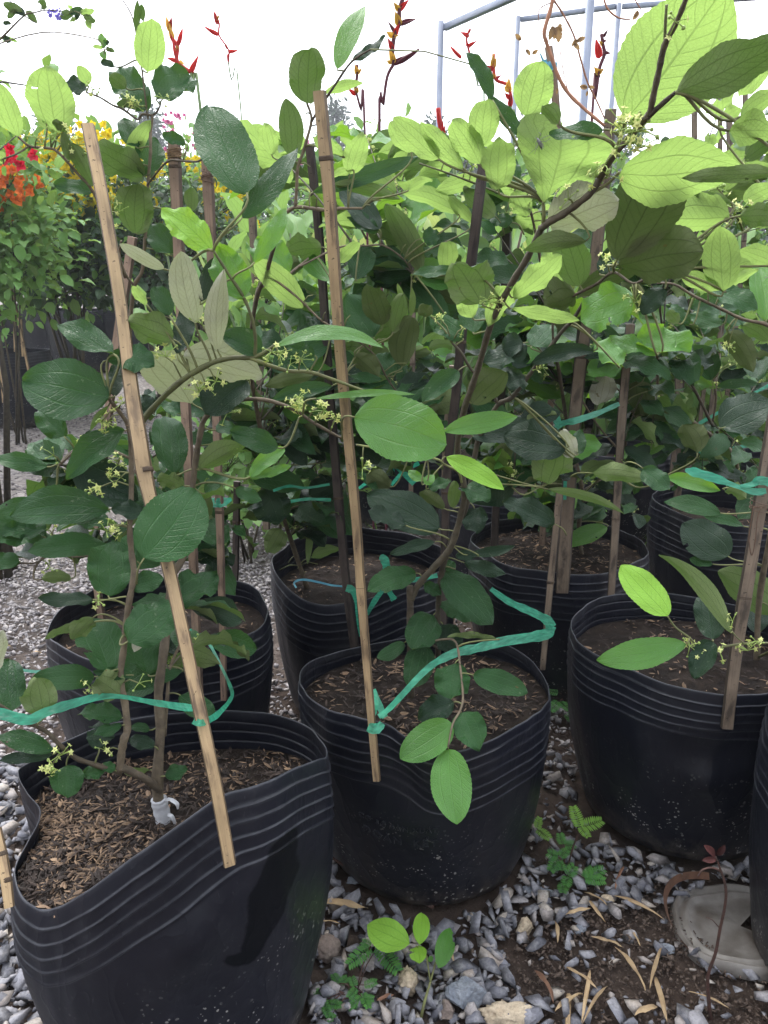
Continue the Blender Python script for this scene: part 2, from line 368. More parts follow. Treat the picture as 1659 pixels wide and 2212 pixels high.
# star flower clusters: five-pointed yellow-green flowers and round buds on short stalks
def star_cluster(seed, nfl, nbud):
    r=random.Random(seed); mb=MB()
    for i in range(nfl+nbud):
        d=Vector((r.uniform(-1,1),r.uniform(-1,1),r.uniform(-.9,.8))).normalized(); L=r.uniform(.008,.018)
        p=d*L+Vector((0,0,.002)); tube(mb,[Vector((0,0,0)),p*.5+Vector((0,0,.001)),p],[.0006,.0005,.0006],5,.6,1)
        ax=d; s1=ax.cross(Vector((.3,.2,.9))).normalized(); s2=ax.cross(s1)
        if i<nfl:
            R_=r.uniform(.0050,.0066); vs=[p+ax*.0006];ph=r.random()
            for k in range(10):
                an=math.pi*k/5+ph; rr=R_ if k%2==0 else R_*.45
                vs.append(p+(s1*math.cos(an)+s2*math.sin(an))*rr+ax*(.0005 if k%2 else .0014*r.uniform(.2,1)))
            mb.add(vs,[(0,1+k,1+(k+1)%10) for k in range(10)],None,r.uniform(.5,1),0)
            c=p+ax*.0004; vs=[]
            for a_ in range(3):
                rr=[.0018,.0015,.0004][a_]
                for k in range(8): vs.append(c+(s1*math.cos(k*.785)+s2*math.sin(k*.785))*rr+ax*(.0004+.0006*a_))
            mb.add(vs,[(a_*8+k,a_*8+(k+1)%8,a_*8+8+(k+1)%8,a_*8+8+k) for a_ in range(2) for k in range(8)]+[tuple(range(16,24))],None,.4,0)
        else:
            rr=r.uniform(.0015,.0024); vs=[]
            for a_ in range(6):
                th=math.pi*a_/5
                for k in range(8): vs.append(p+ax*(rr*.8-rr*.85*math.cos(th))+(s1*math.cos(k*.785)+s2*math.sin(k*.785))*rr*max(math.sin(th),.02))
            mb.add(vs,[(a_*8+k,a_*8+(k+1)%8,a_*8+8+(k+1)%8,a_*8+8+k) for a_ in range(5) for k in range(8)],None,.5,1)
    o=mb.build('flower_cluster',[M['petal'],M['bud']]); me=o.data; bpy.data.objects.remove(o); return me
FLM=[star_cluster(11+i,a,b) for i,(a,b) in enumerate([(3,3),(2,4),(5,2),(1,3),(3,5),(6,4)])]
# ---------------------------------------------------------------- materials for the hard things
def bagmat(name,streak=False):
    m,nt,ns,lk,p=mat(name); tc=N(nt,'ShaderNodeTexCoord')
    nz=noisen(nt,7,6,tc.outputs['Object']); nf=noisen(nt,55,6,tc.outputs['Object'],.7)
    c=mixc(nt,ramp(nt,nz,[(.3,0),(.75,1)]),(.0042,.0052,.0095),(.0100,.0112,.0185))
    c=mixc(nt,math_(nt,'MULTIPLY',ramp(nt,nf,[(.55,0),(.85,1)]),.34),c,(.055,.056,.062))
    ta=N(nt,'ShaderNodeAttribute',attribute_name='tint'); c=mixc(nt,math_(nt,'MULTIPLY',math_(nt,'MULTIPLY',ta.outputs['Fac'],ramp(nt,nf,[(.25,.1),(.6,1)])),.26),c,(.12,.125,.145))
    vo=N(nt,'ShaderNodeTexVoronoi'); vo.inputs['Scale'].default_value=170; lk.new(tc.outputs['Object'],vo.inputs['Vector'])
    n3=noisen(nt,18,3,tc.outputs['Object'])
    spk=math_(nt,'MULTIPLY',math_(nt,'LESS_THAN',vo.outputs['Distance'],math_(nt,'MULTIPLY',math_(nt,'POWER',noisen(nt,90,2,tc.outputs['Object']),3.0),1.3)),ramp(nt,n3,[(.46,0),(.58,1)]))
    uv=N(nt,'ShaderNodeUVMap'); sx=N(nt,'ShaderNodeSeparateXYZ'); lk.new(uv.outputs[0],sx.inputs[0])
    low=ramp(nt,sx.outputs[1],[(.30,1),(.62,.0)])
    c=mixc(nt,math_(nt,'MULTIPLY',spk,math_(nt,'MULTIPLY',low,.75)),c,(.42,.41,.38))
    # mud dust near the foot
    dust=math_(nt,'MULTIPLY',ramp(nt,sx.outputs[1],[(0,.65),(.20,0)]),ramp(nt,nf,[(.40,0),(.65,1)]))
    c=mixc(nt,dust,c,(.16,.135,.11))
    # fine dirty scratches
    mp=N(nt,'ShaderNodeMapping'); mp.inputs['Scale'].default_value=(90,90,14); mp.inputs['Rotation'].default_value=(.5,.8,.3); lk.new(tc.outputs['Object'],mp.inputs[0])
    sc=noisen(nt,3.5,3,mp.outputs[0]); scr=ramp(nt,sc,[(.70,0),(.76,1)])
    c=mixc(nt,math_(nt,'MULTIPLY',scr,.25),c,(.20,.20,.20))
    wetr=None
    if streak:   # the wet patch that ran down below the stake
        geo=N(nt,'ShaderNodeTexCoord'); sp2=N(nt,'ShaderNodeSeparateXYZ'); lk.new(geo.outputs['Object'],sp2.inputs[0])
        x,z=sp2.outputs[0],sp2.outputs[2]
        def seg(a,b,r0,r1):
            abx,abz=b[0]-a[0],b[1]-a[1]; l2=abx*abx+abz*abz
            px_=math_(nt,'SUBTRACT',x,a[0]); pz_=math_(nt,'SUBTRACT',z,a[1])
            t=math_(nt,'DIVIDE',math_(nt,'ADD',math_(nt,'MULTIPLY',px_,abx),math_(nt,'MULTIPLY',pz_,abz)),l2)
            t=math_(nt,'MINIMUM',math_(nt,'MAXIMUM',t,0.0),1.0)
            dx=math_(nt,'SUBTRACT',px_,math_(nt,'MULTIPLY',t,abx)); dz=math_(nt,'SUBTRACT',pz_,math_(nt,'MULTIPLY',t,abz))
            d=math_(nt,'SQRT',math_(nt,'ADD',math_(nt,'MULTIPLY',dx,dx),math_(nt,'MULTIPLY',dz,dz)))
            return math_(nt,'SUBTRACT',d,math_(nt,'ADD',r0,math_(nt,'MULTIPLY',t,r1-r0)))
        d=seg(*STR[0]); 
        for q in STR[1:]: d=math_(nt,'MINIMUM',d,seg(*q))
        wn_=noisen(nt,30,4,tc.outputs['Object']); d=math_(nt,'ADD',d,math_(nt,'MULTIPLY',math_(nt,'SUBTRACT',wn_,.5),.016))
        ins=ramp(nt,math_(nt,'ADD',math_(nt,'MULTIPLY',d,60.0),.5),[(.42,1),(.60,0)])
        ins=math_(nt,'MULTIPLY',ins,math_(nt,'LESS_THAN',sp2.outputs[1],0.0)); ins=math_(nt,'MULTIPLY',ins,.85)
        c=mixc(nt,ins,c,(.0022,.0028,.004)); wetr=ins
    lk.new(c,p.inputs['Base Color']); p.inputs['Specular IOR Level'].default_value=.34
    if wetr is not None: lk.new(math_(nt,'SUBTRACT',.34,math_(nt,'MULTIPLY',wetr,.26)),p.inputs['Specular IOR Level'])
    rr=math_(nt,'ADD',.24,math_(nt,'MULTIPLY',nf,.26))
    if wetr is not None: rr=math_(nt,'ADD',rr,math_(nt,'MULTIPLY',wetr,.1))
    lk.new(rr,p.inputs['Roughness'])
    b=N(nt,'ShaderNodeBump'); b.inputs['Strength'].default_value=.28; b.inputs['Distance'].default_value=.003
    mpc=N(nt,'ShaderNodeMapping'); mpc.inputs['Scale'].default_value=(9,9,5); mpc.inputs['Rotation'].default_value=(.4,.3,0); lk.new(tc.outputs['Object'],mpc.inputs[0])
    def ridge(v,sc): 
        q=noisen(nt,sc,2,v); return math_(nt,'POWER',math_(nt,'SUBTRACT',1.0,math_(nt,'ABSOLUTE',math_(nt,'SUBTRACT',math_(nt,'MULTIPLY',q,2.0),1.0))),14.0)
    cre=math_(nt,'ADD',math_(nt,'MULTIPLY',ridge(mpc.outputs[0],1.0),.7),math_(nt,'MULTIPLY',ridge(mpc.outputs[0],2.7),.35))
    lk.new(math_(nt,'ADD',math_(nt,'ADD',math_(nt,'MULTIPLY',nf,.35),nz),cre),b.inputs['Height']); lk.new(b.outputs[0],p.inputs['Normal'])
    return m
def stakemat(name,c1,c2,dark,amt):
    m,nt,ns,lk,p=mat(name); uv=N(nt,'ShaderNodeUVMap')
    mp=N(nt,'ShaderNodeMapping'); mp.inputs['Scale'].default_value=(9,22,1); lk.new(uv.outputs[0],mp.inputs[0])
    n1=noisen(nt,1.0,4,mp.outputs[0]); 
    mp2=N(nt,'ShaderNodeMapping'); mp2.inputs['Scale'].default_value=(60,14,1); lk.new(uv.outputs[0],mp2.inputs[0])
    n2=noisen(nt,1.0,5,mp2.outputs[0],.7)
    mp3=N(nt,'ShaderNodeMapping'); mp3.inputs['Scale'].default_value=(14,260,1); lk.new(uv.outputs[0],mp3.inputs[0])
    n3=noisen(nt,1.0,2,mp3.outputs[0])
    c=mixc(nt,ramp(nt,n1,[(.3,0),(.7,1)]),c1,c2)
    c=mixc(nt,math_(nt,'MULTIPLY',ramp(nt,n2,[(.45,0),(.7,1)]),.45),c,tuple(x*.45 for x in c2))
    c=mixc(nt,math_(nt,'MULTIPLY',ramp(nt,n1,[(.52,0),(.66,1)]),amt),c,dark)
    c=mixc(nt,math_(nt,'MULTIPLY',ramp(nt,n3,[(.66,0),(.70,1)]),.8),c,(.035,.025,.018))
    tc=N(nt,'ShaderNodeTexCoord'); nb=noisen(nt,11,3,tc.outputs['Object']); c=mixc(nt,math_(nt,'MULTIPLY',ramp(nt,nb,[(.45,0),(.68,1)]),.7),c,tuple(x*.42 for x in c1))
    lk.new(c,p.inputs['Base Color']); p.inputs['Roughness'].default_value=.62; p.inputs['Specular IOR Level'].default_value=.3
    b=N(nt,'ShaderNodeBump'); b.inputs['Strength'].default_value=.5; b.inputs['Distance'].default_value=.001
    lk.new(n2,b.inputs['Height']); lk.new(b.outputs[0],p.inputs['Normal']); return m
for k_,a_,b_,c_,d_ in [('tan',(.50,.36,.20),(.34,.235,.135),(.075,.052,.04),.75),('pink',(.36,.25,.18),(.26,.175,.13),(.06,.045,.04),.65),('grey',(.25,.19,.14),(.15,.115,.085),(.035,.028,.025),.7),('black',(.085,.065,.055),(.05,.038,.034),(.014,.011,.012),.8)]:
    M[k_]=stakemat('bamboo_'+k_,a_,b_,c_,d_); M[k_+'_bark']=stakemat('bamboo_bark_'+k_,tuple(x*.5 for x in b_),tuple(x*.33 for x in b_),(.02,.016,.014),.8)
M['cut']=plain('bamboo_cut_edge',(.07,.05,.035),(.12,.08,.05),120,.8,.4)
def stake(pts, rmm, label, m='tan', group='bamboo stakes among the plants', nodes=(.33,.66), tint=.5, flat=.62, drop=None, bulge=None):
    """pts: (px,py,Y) from top to bottom end"""
    P=[at(*p) for p in pts]
    if drop is not None: P.append(Vector((P[-1].x,P[-1].y,drop)))
    Q=[Vector(q) for q in catmull(P,6)]
    if len(P)==2: Q=[P[0].lerp(P[1],i/24) for i in range(25)]
    base=Q[-1]; e=empty('bamboo_stake',base,label,'stake',group)
    # a split cane: flat cut face, rounded bark face
    prof=[(1,.10),(.85,.62),(.30,.90),(-.35,.90),(-.90,.55),(-1.02,.05),(-.62,-.62),(.95,-.42)]
    prof=[(x,y*flat/.62) for x,y in prof]
    n=len(Q); L=[0]
    for i in range(1,n): L.append(L[-1]+(Q[i]-Q[i-1]).length)
    r0=rmm[0]/1000; r1=rmm[1]/1000; rad=[]
    r_=random.Random(int(abs(pts[0][0])*7+pts[0][1]))
    for i in range(n):
        f=L[i]/L[-1]; r=r0+(r1-r0)*f; r*=1+.05*noise.noise(Vector((pts[0][0],L[i]*22,0)))
        if bulge: r*=1+bulge[1]*math.exp(-((f-bulge[0])/bulge[2])**2)
        for nf_ in nodes: r*=1+.10*math.exp(-((f-nf_)*L[-1]/.012)**2)
        rad.append(r)
    mb=MB(); tube(mb,Q,rad,8,tint,0,prof=prof)
    for i in range(n-1):
        for k in range(8):
            if k!=6: mb.m[i*8+k]=1
    o=mb.build('cane',[M[m],M[m+'_bark']],e,smooth=False)
    for f in nodes:
        t=f*L[-1]; i=max(j for j in range(n) if L[j]<=t); i=min(i,n-2); p=Q[i].lerp(Q[i+1],(t-L[i])/(L[i+1]-L[i])); d=(Q[i+1]-Q[i]).normalized()
        nb=MB(); rr=rad[i]; tube(nb,[p-d*.0022,p-d*.0008,p,p+d*.0008,p+d*.0022],[rr*1.01,rr*1.07,rr*1.02,rr*1.07,rr*1.01],8,.2,0,prof=prof)
        rg_=nb.build('node_ring',M['cut'],e); rg_.parent=o
    return e
def ribbonmat():
    m,nt,ns,lk,p=mat('green_raffia'); tc=N(nt,'ShaderNodeTexCoord')
    mp=N(nt,'ShaderNodeMapping'); mp.inputs['Scale'].default_value=(30,30,130); lk.new(tc.outputs['Object'],mp.inputs[0])
    nz=noisen(nt,2,5,mp.outputs[0]); a=N(nt,'ShaderNodeAttribute',attribute_name='tint')
    c=mixc(nt,ramp(nt,nz,[(.3,0),(.7,1)]),(.008,.18,.10),(.06,.50,.29)); c=mixc(nt,a.outputs['Fac'],c,(.22,.50,.40))
    lk.new(c,p.inputs['Base Color']); p.inputs['Roughness'].default_value=.22
    b=N(nt,'ShaderNodeBump'); b.inputs['Strength'].default_value=.6; b.inputs['Distance'].default_value=.002; lk.new(nz,b.inputs['Height']); lk.new(b.outputs[0],p.inputs['Normal'])
    tl=N(nt,'ShaderNodeBsdfTranslucent'); tl.inputs[0].default_value=(.05,.42,.28,1)
    ms=N(nt,'ShaderNodeMixShader'); ms.inputs[0].default_value=.45
    tb=N(nt,'ShaderNodeBsdfTransparent'); m2=N(nt,'ShaderNodeMixShader'); lk.new(math_(nt,'MULTIPLY',ramp(nt,nz,[(.3,1),(.7,0)]),.22),m2.inputs[0])
    lk.new(p.outputs[0],ms.inputs[1]); lk.new(tl.outputs[0],ms.inputs[2]); lk.new(ms.outputs[0],m2.inputs[1]); lk.new(tb.outputs[0],m2.inputs[2]); lk.new(m2.outputs[0],nt.nodes['Material Output'].inputs[0]); return m
M['ribbon']=ribbonmat()
M['bluetie']=plain('blue_tie',(.10,.35,.45),(.06,.25,.36),60,.35,.2,usetint=False)
def strip(mb,pts,sub=7,tint=.1,crinkle=.09):
    """pts: (px,py,Y,width_px,[slant px]) a flat plastic tape, its width lying mostly up and down"""
    P=[]
    for p in pts:
        c=at(p[0],p[1],p[2]); w=p[3]/FP*p[2]*.76/2; sl=p[4] if len(p)>4 else 0
        P.append((*c,w,sl))
    Q=catmull(P,sub); vs=[];uv=[]
    n=len(Q)
    for i,q in enumerate(Q):
        c=Vector(q[:3]); a=Vector(Q[max(i-1,0)][:3]); b=Vector(Q[min(i+1,n-1)][:3]); t=(b-a).normalized()
        v=(CAM-c).normalized(); wd=t.cross(v).normalized(); wd=(wd*math.cos(q[4])+v*math.sin(q[4]))
        nn=t.cross(wd)
        wv=q[3]*(1+.22*noise.noise(Vector((i*.37,pts[0][0],0))))
        for j in range(9):
            u=(j-4)/4; z=crinkle*(math.sin(i*.8+j*2.4)+1.3*noise.noise(Vector((i*.25,j*.9,pts[0][1]))))
            vs.append(c+wd*(u*wv)+nn*(q[3]*z)); uv.append((u,i*.1))
    k=len(vs)
    thick=[p+Vector((0,0,0)) for p in vs]
    fs=[(i*9+j,i*9+j+1,i*9+j+10,i*9+j+9) for i in range(n-1) for j in range(8)]
    mb.add(vs,fs,uv,tint)
def tape(label,strips,loc,tint=.1,m='ribbon',group='green plastic tapes tying the plants',name='plastic_tape'):
    mb=MB()
    for s_ in strips: strip(mb,s_,tint=tint)
    o=mb.build(name,M[m],None,loc=loc); tag(o,label,'plant tie',group); return o
# ---------------------------------------------------------------- grow bags
_w=lambda px,py,Y:(lambda v:(v.x+.238,v.z))(at(px,py,Y))
STR=[(_w(598,1905,.625),_w(580,1985,.618),.013,.022),(_w(580,1985,.618),_w(560,2045,.612),.022,.017),(_w(560,2045,.612),_w(530,2112,.61),.017,.009),(_w(530,2112,.61),_w(492,2100,.61),.009,.006)]
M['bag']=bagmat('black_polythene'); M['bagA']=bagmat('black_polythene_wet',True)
def soilmat(name,c1,c2,sc=40):
    m,nt,ns,lk,p=mat(name); tc=N(nt,'ShaderNodeTexCoord')
    n1=noisen(nt,sc,8,tc.outputs['Object'],.7); n2=noisen(nt,sc*.15,3,tc.outputs['Object'])
    c=mixc(nt,ramp(nt,n1,[(.35,0),(.68,1)]),c1,c2); c=mixc(nt,math_(nt,'MULTIPLY',ramp(nt,n2,[(.4,0),(.65,1)]),.5),c,tuple(x*.5 for x in c1))
    lk.new(c,p.inputs['Base Color']); p.inputs['Roughness'].default_value=.95; p.inputs['Specular IOR Level'].default_value=.2
    b=N(nt,'ShaderNodeBump'); b.inputs['Strength'].default_value=1; b.inputs['Distance'].default_value=.008; lk.new(n1,b.inputs['Height']); lk.new(b.outputs[0],p.inputs['Normal']); return m
M['soil']=soilmat('potting_soil',(.010,.007,.006),(.036,.026,.020))
M['husk']=plain('rice_husk',(.25,.165,.10),(.080,.050,.034),60,.75,.2)
M['chip']=plain('dark_chips',(.050,.034,.027),(.02,.015,.012),60,.85,.3)
def chips(mb,n,pos,rr,lmin,lmax,mi0=.6,seed=1):
    r=random.Random(seed)
    for _ in range(n):
        p=pos(r)
        if p is None: continue
        L=lmin+(lmax-lmin)*r.random()**1.7; w=L*(r.uniform(.10,.24) if r.random()<.86 else r.uniform(.26,.42)); an=r.uniform(0,6.28); ti=r.uniform(-.35,.35)
        a=Vector((math.cos(an)*math.cos(ti),math.sin(an)*math.cos(ti),math.sin(ti))); s=a.cross(Vector((0,0,1))).normalized(); ro=r.uniform(-.5,.5)
        u=s.cross(a); s=s*math.cos(ro)+u*math.sin(ro); u=s.cross(a)
        c=p+Vector((0,0,r.uniform(.0005,.006))); patch=noise.noise(Vector((p.x*14,p.y*14,seed)))
        vs=[c-a*L/2,c-a*L*.2+s*w/2,c-a*L*.2-s*w/2,c+a*L*.22+s*w/2,c+a*L*.22-s*w/2,c+a*L/2,c+u*w*.35,c+a*L*.2+u*w*.3]
        mb.add(vs,[(0,6,1),(0,2,6),(1,6,7,3),(2,4,7,6),(3,7,5),(4,5,7),(0,1,3,5,4,2)],None,r.random(),0 if r.random()<mi0+patch*.9 else 1)
def bag(label,rim,bc,br,soil,ribs=6,m='bag',mulch=700,bulge=.012,dents=(),NT=128,cat='grow bag',group='black grow bags',rib0=.018,ribd=.016,seed=3,ribh=.0014,soiltilt=(0,0),lean=1,wr=1.0,flare=.0,chipL=(.007,.018),mi0=.6):
    """rim: closed list of 3D points counter-clockwise seen from above; bc: (x,y) of the foot, br: its radius"""
    P=[tuple(p) for p in rim]; n=len(P); big=[P[-1]]+P+[P[0],P[1]]; Q=[]
    sub=max(4,NT//n+1)
    for i in range(1,n+1):
        a,b,c,d=big[i-1],big[i],big[i+1],big[(i+2)%len(big)] if i+2<len(big) else P[1]
        for j in range(sub):
            t=j/sub; Q.append(Vector([.5*((2*b[k])+(-a[k]+c[k])*t+(2*a[k]-5*b[k]+4*c[k]-d[k])*t*t+(-a[k]+3*b[k]-3*c[k]+d[k])*t**3) for k in range(3)]))
    NTt=len(Q); cx=sum(q.x for q in Q)/NTt; cy_=sum(q.y for q in Q)/NTt
    bx,by=bc; root=empty('grow_bag',Vector((bx,by,0)),label,cat,group)
    # monotone angle for the foot ring
    an=[math.atan2(q.y-cy_,q.x-cx) for q in Q]
    for i in range(1,NTt):
        while an[i]<an[i-1]-math.pi: an[i]+=2*math.pi
    a0=an[0]; ang=[.75*an[i]+.25*(a0+2*math.pi*i/NTt) for i in range(NTt)]
    for i in range(1,NTt): ang[i]=max(ang[i],ang[i-1]+1e-3)
    D=[0,.002,.006,.011,.016]
    for k in range(ribs):
        d=rib0+k*ribd; D+=[d-.0042,d-.0022,d-.001,d,d+.001,d+.0022,d+.0042,d+ribd*.5]
    last=D[-1]; 
    rows=sorted(D); NB=14
    def wall(i,d,inner=False):
        q=Q[i]; b=Vector((bx+br*math.cos(ang[i]),by+br*math.sin(ang[i]),0.0))
        H=(q-b).length; f=min(d/H,1); p=q.lerp(b,f)
        o=Vector((math.cos(ang[i]),math.sin(ang[i]),0))
        off=bulge*math.sin(math.pi*min(f,1)**.8)+flare*(1-f)**6
        for k in range(ribs):
            dk=rib0+k*ribd+.0015*math.sin(3*ang[i]+k); off+=ribh*math.exp(-((d-dk)/.0010)**2)
        w=noise.noise(Vector((2.2*math.cos(ang[i])+seed*7,2.2*math.sin(ang[i]),d*5)))
        off+=.008*wr*w*min(1,d/.06+.25)*(1-.6*f)
        off+=.0022*wr*noise.noise(Vector((6*math.cos(ang[i]),6*math.sin(ang[i])+seed,d*6)))
        for (da,dd,sa,sd,amp) in dents:
            e=(ang[i]-da+math.pi)%(2*math.pi)-math.pi; off+=amp*math.exp(-(e/sa)**2-((d-dd)/sd)**2)
        # the foot is rounded under
        if f>.93: p=p; off-= .02*((f-.93)/.07)**2
        if inner: off-=.0014
        r=p+o*off
        if r.z<.003: r.z=.003
        return r,f
    mb=MB(); vs=[];uv=[];tw_=[]
    Hs=[(Q[i]-Vector((bx+br*math.cos(ang[i]),by+br*math.sin(ang[i]),0))).length for i in range(NTt)]
    nrows=len(rows)+NB
    for r_i in range(nrows):
        for i in range(NTt):
            if r_i<len(rows): d=min(rows[r_i],Hs[i]*.9)
            else: 
                s0=min(rows[-1],Hs[i]*.9); d=s0+(Hs[i]-s0)*(r_i-len(rows)+1)/NB
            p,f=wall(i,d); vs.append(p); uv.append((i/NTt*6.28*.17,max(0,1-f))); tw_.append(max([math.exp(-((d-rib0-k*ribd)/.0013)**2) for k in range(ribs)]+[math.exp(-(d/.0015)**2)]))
    fs=[(r*NTt+i,(r+1)*NTt+i,(r+1)*NTt+(i+1)%NTt,r*NTt+(i+1)%NTt) for r in range(nrows-1) for i in range(NTt)]
    fs.append(tuple((nrows-1)*NTt+i for i in range(NTt))[::-1])
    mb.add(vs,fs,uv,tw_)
    # inside wall down past the soil
    vi=[];ui=[]; DI=[0,.003]+[rows[k] for k in range(4,len(rows))]; zs=lambda x,y: soil+soiltilt[0]*(x-cx)+soiltilt[1]*(y-cy_)
    for d in DI:
        for i in range(NTt):
            p,f=wall(i,min(d,Hs[i]*.9),True); vi.append(p); ui.append((i/NTt,1-f))
    off=len(vs)
    fi=[(r*NTt+(i+1)%NTt,(r+1)*NTt+(i+1)%NTt,(r+1)*NTt+i,r*NTt+i) for r in range(len(DI)-1) for i in range(NTt)]
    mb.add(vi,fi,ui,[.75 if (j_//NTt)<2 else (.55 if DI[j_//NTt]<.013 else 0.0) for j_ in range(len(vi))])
    mb.add([],[(i,(i+1)%NTt,off+(i+1)%NTt,off+i) for i in range(NTt)] ) if False else None
    base=len(mb.v)-len(vs)-len(vi)
    mb.f.extend([(base+i,base+(i+1)%NTt,base+off+(i+1)%NTt,base+off+i) for i in range(NTt)]); mb.m.extend([0]*NTt)
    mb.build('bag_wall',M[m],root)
    # soil
    edge=[]
    for i in range(NTt):
        q=Q[i]; b=Vector((bx+br*math.cos(ang[i]),by+br*math.sin(ang[i]),0.0)); z=zs(q.x,q.y); z=min(z,q.z-.008)
        H=Hs[i]; dd=(q.z-z)/max(q.z-b.z,.01)*H
        e,_=wall(i,min(dd,H*.9),True); o=Vector((math.cos(ang[i]),math.sin(ang[i]),0)); edge.append(e-o*.0005)
    cen=Vector((sum(e.x for e in edge)/NTt,sum(e.y for e in edge)/NTt,0)); cen.z=zs(cen.x,cen.y)
    sm=MB(); vs=[];NR=16
    def sp(i,t):
        p=cen.lerp(edge[i],t); k=(1-t**8)
        p.z+=(.010*noise.noise(Vector((p.x*16,p.y*16,seed)))+.006*noise.noise(Vector((p.x*60,p.y*60,seed)))+.008*(1-t*t))*k; return p
    for r in range(1,NR+1):
        for i in range(NTt): vs.append(sp(i,(r/NR)))
    vs.append(sp(0,0)); fs=[((r)*NTt+i,(r+1)*NTt+i,(r+1)*NTt+(i+1)%NTt,r*NTt+(i+1)%NTt) for r in range(NR-1) for i in range(NTt)]
    fs+=[(len(vs)-1,i,(i+1)%NTt) for i in range(NTt)]
    sm.add(vs,fs,None,.5); so_=sm.build('potting_soil',M['soil'],root)
    if mulch:
        cm=MB()
        def pos(r): return sp(r.randrange(NTt),math.sqrt(r.random())*.97)
        chips(cm,mulch,pos,None,chipL[0],chipL[1],mi0,seed); o=cm.build('mulch',[M['husk'],M['chip']],root,smooth=False); o['kind']='stuff'; o.parent=so_
    root['_c']=0; del root['_c']
    return root,wall,ang,Q
def ringrim(cx,cy,r,z,wob=.008,seed=0,tilt=(0,0),sq=1.0,n=16):
    out=[]
    for i in range(n):
        a=2*math.pi*i/n; rr=r*(1+wob/r*noise.noise(Vector((1.3*math.cos(a)+seed*3.1,1.3*math.sin(a),seed)))*2)
        x=cx+rr*math.cos(a); y=cy+rr*sq*math.sin(a)
        out.append(Vector((x,y,z+tilt[0]*(x-cx)+tilt[1]*(y-cy)+.012*noise.noise(Vector((2*math.cos(a),2*math.sin(a),seed*5.0))))))
    return out
# front left
rimA=[at(*p) for p in [(708,1632,.775),(694,1597,.82),(650,1562,.86),(560,1538,.885),(450,1536,.895),(330,1545,.895),(220,1568,.885),(120,1610,.865),(55,1650,.83),(38,1672,.80),(60,1715,.775),(88,1752,.755),(70,1795,.735),(44,1840,.71),(31,1890,.68),(50,1938,.655),(90,1964,.64),(133,1956,.63),(200,1916,.62),(300,1843,.62),(400,1775,.625),(480,1721,.64),(553,1697,.66),(630,1664,.70),(690,1640,.745)]]
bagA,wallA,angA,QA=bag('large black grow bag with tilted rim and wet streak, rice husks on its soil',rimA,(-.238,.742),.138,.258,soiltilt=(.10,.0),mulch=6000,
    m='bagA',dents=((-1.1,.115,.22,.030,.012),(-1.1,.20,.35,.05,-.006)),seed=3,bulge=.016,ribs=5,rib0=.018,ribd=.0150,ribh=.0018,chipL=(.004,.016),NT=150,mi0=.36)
# middle
rimB=[at(*p) for p in [(1187,1500,1.0),(1172,1455,1.06),(1120,1405,1.12),(1030,1375,1.155),(930,1372,1.16),(820,1387,1.15),(730,1408,1.115),(668,1430,1.06),(648,1462,1.0),(660,1500,.93),(700,1528,.885),(760,1545,.86),(825,1562,.845),(870,1590,.838),(925,1626,.835),(1000,1620,.84),(1080,1590,.86),(1150,1548,.905),(1182,1520,.96)]]
bagB,wallB,angB,QB=bag('black grow bag with raised lettering, green tape slanting across its open top',rimB,(.067,1.05),.150,.262,mulch=1500,dents=((-1.75,.07,.25,.05,-.012),),seed=8,ribs=6,rib0=.016,ribd=.0165,NT=150,ribh=.0015,mi0=.4)
# right
rimC=ringrim(.475,1.13,.178,.312,seed=4,n=18,tilt=(0,.0))
bagC,wallC,angC,QC=bag('black grow bag under the pale weathered stake and two bright green leaves',rimC,(.485,1.13),.146,.262,mulch=500,seed=4,ribs=5,rib0=.016,ribd=.0135,dents=((-1.75,.14,.12,.022,.010),(-1.75,.10,.3,.03,-.01)),mi0=.35)
bag('black grow bag cut off by the right edge, lowest of the right side',ringrim(.640,.80,.176,.335,seed=5),(.632,.80),.150,.28,mulch=200,seed=5)
# behind left
bag('black grow bag behind the tilted one, two tan stakes standing in it',ringrim(-.372,1.235,.176,.305,seed=6,tilt=(.0,0)),(-.38,1.25),.155,.255,mulch=500,seed=6,mi0=.3,dents=((-1.1,.06,.4,.05,-.015),))
# behind centre, with a slumped front lip
rF=ringrim(-.045,1.475,.172,.318,seed=7,n=22)
for p in rF:
    a=math.atan2(p.y-1.475,p.x+.045)
    if -2.9<a<-1.2: p.z-=.045*math.sin((a+2.9)/1.7*math.pi); p.y+=.02*math.sin((a+2.9)/1.7*math.pi)
bag('black grow bag behind the lettered one, blue tie around its soil',rF,(-.03,1.48),.158,.255,mulch=350,seed=7,mi0=.3)
bag('black grow bag behind the green tape, pale chips over its soil',ringrim(.370,1.60,.182,.305,seed=8),(.375,1.61),.160,.268,mulch=900,seed=8,mi0=.65)
bag('black grow bag with many close ribs beyond the bright seedling leaves',ringrim(.84,1.86,.180,.315,seed=9),(.84,1.86),.148,.25,mulch=200,seed=9,ribs=7)
for i,(x,y,z,lab) in enumerate([(.33,2.12,.31,'small dark grow bag showing behind the bag with pale chips'),(.78,2.55,.31,'dark grow bag under the leaves behind the close-ribbed bag'),
    (.05,2.75,.30,'dark grow bag seen below the green bow among the stems'),(1.25,2.35,.31,'dark grow bag at the right edge behind the close-ribbed bag')]):
    bag(lab,ringrim(x,y,.17,z,seed=20+i,n=14),(x,y),.15,.24,mulch=0,seed=20+i,NT=56)
# ---------------------------------------------------------------- the saplings (branches as traced, then leaves on them)
CATP='sapling'; GRP='jujube saplings in black grow bags'
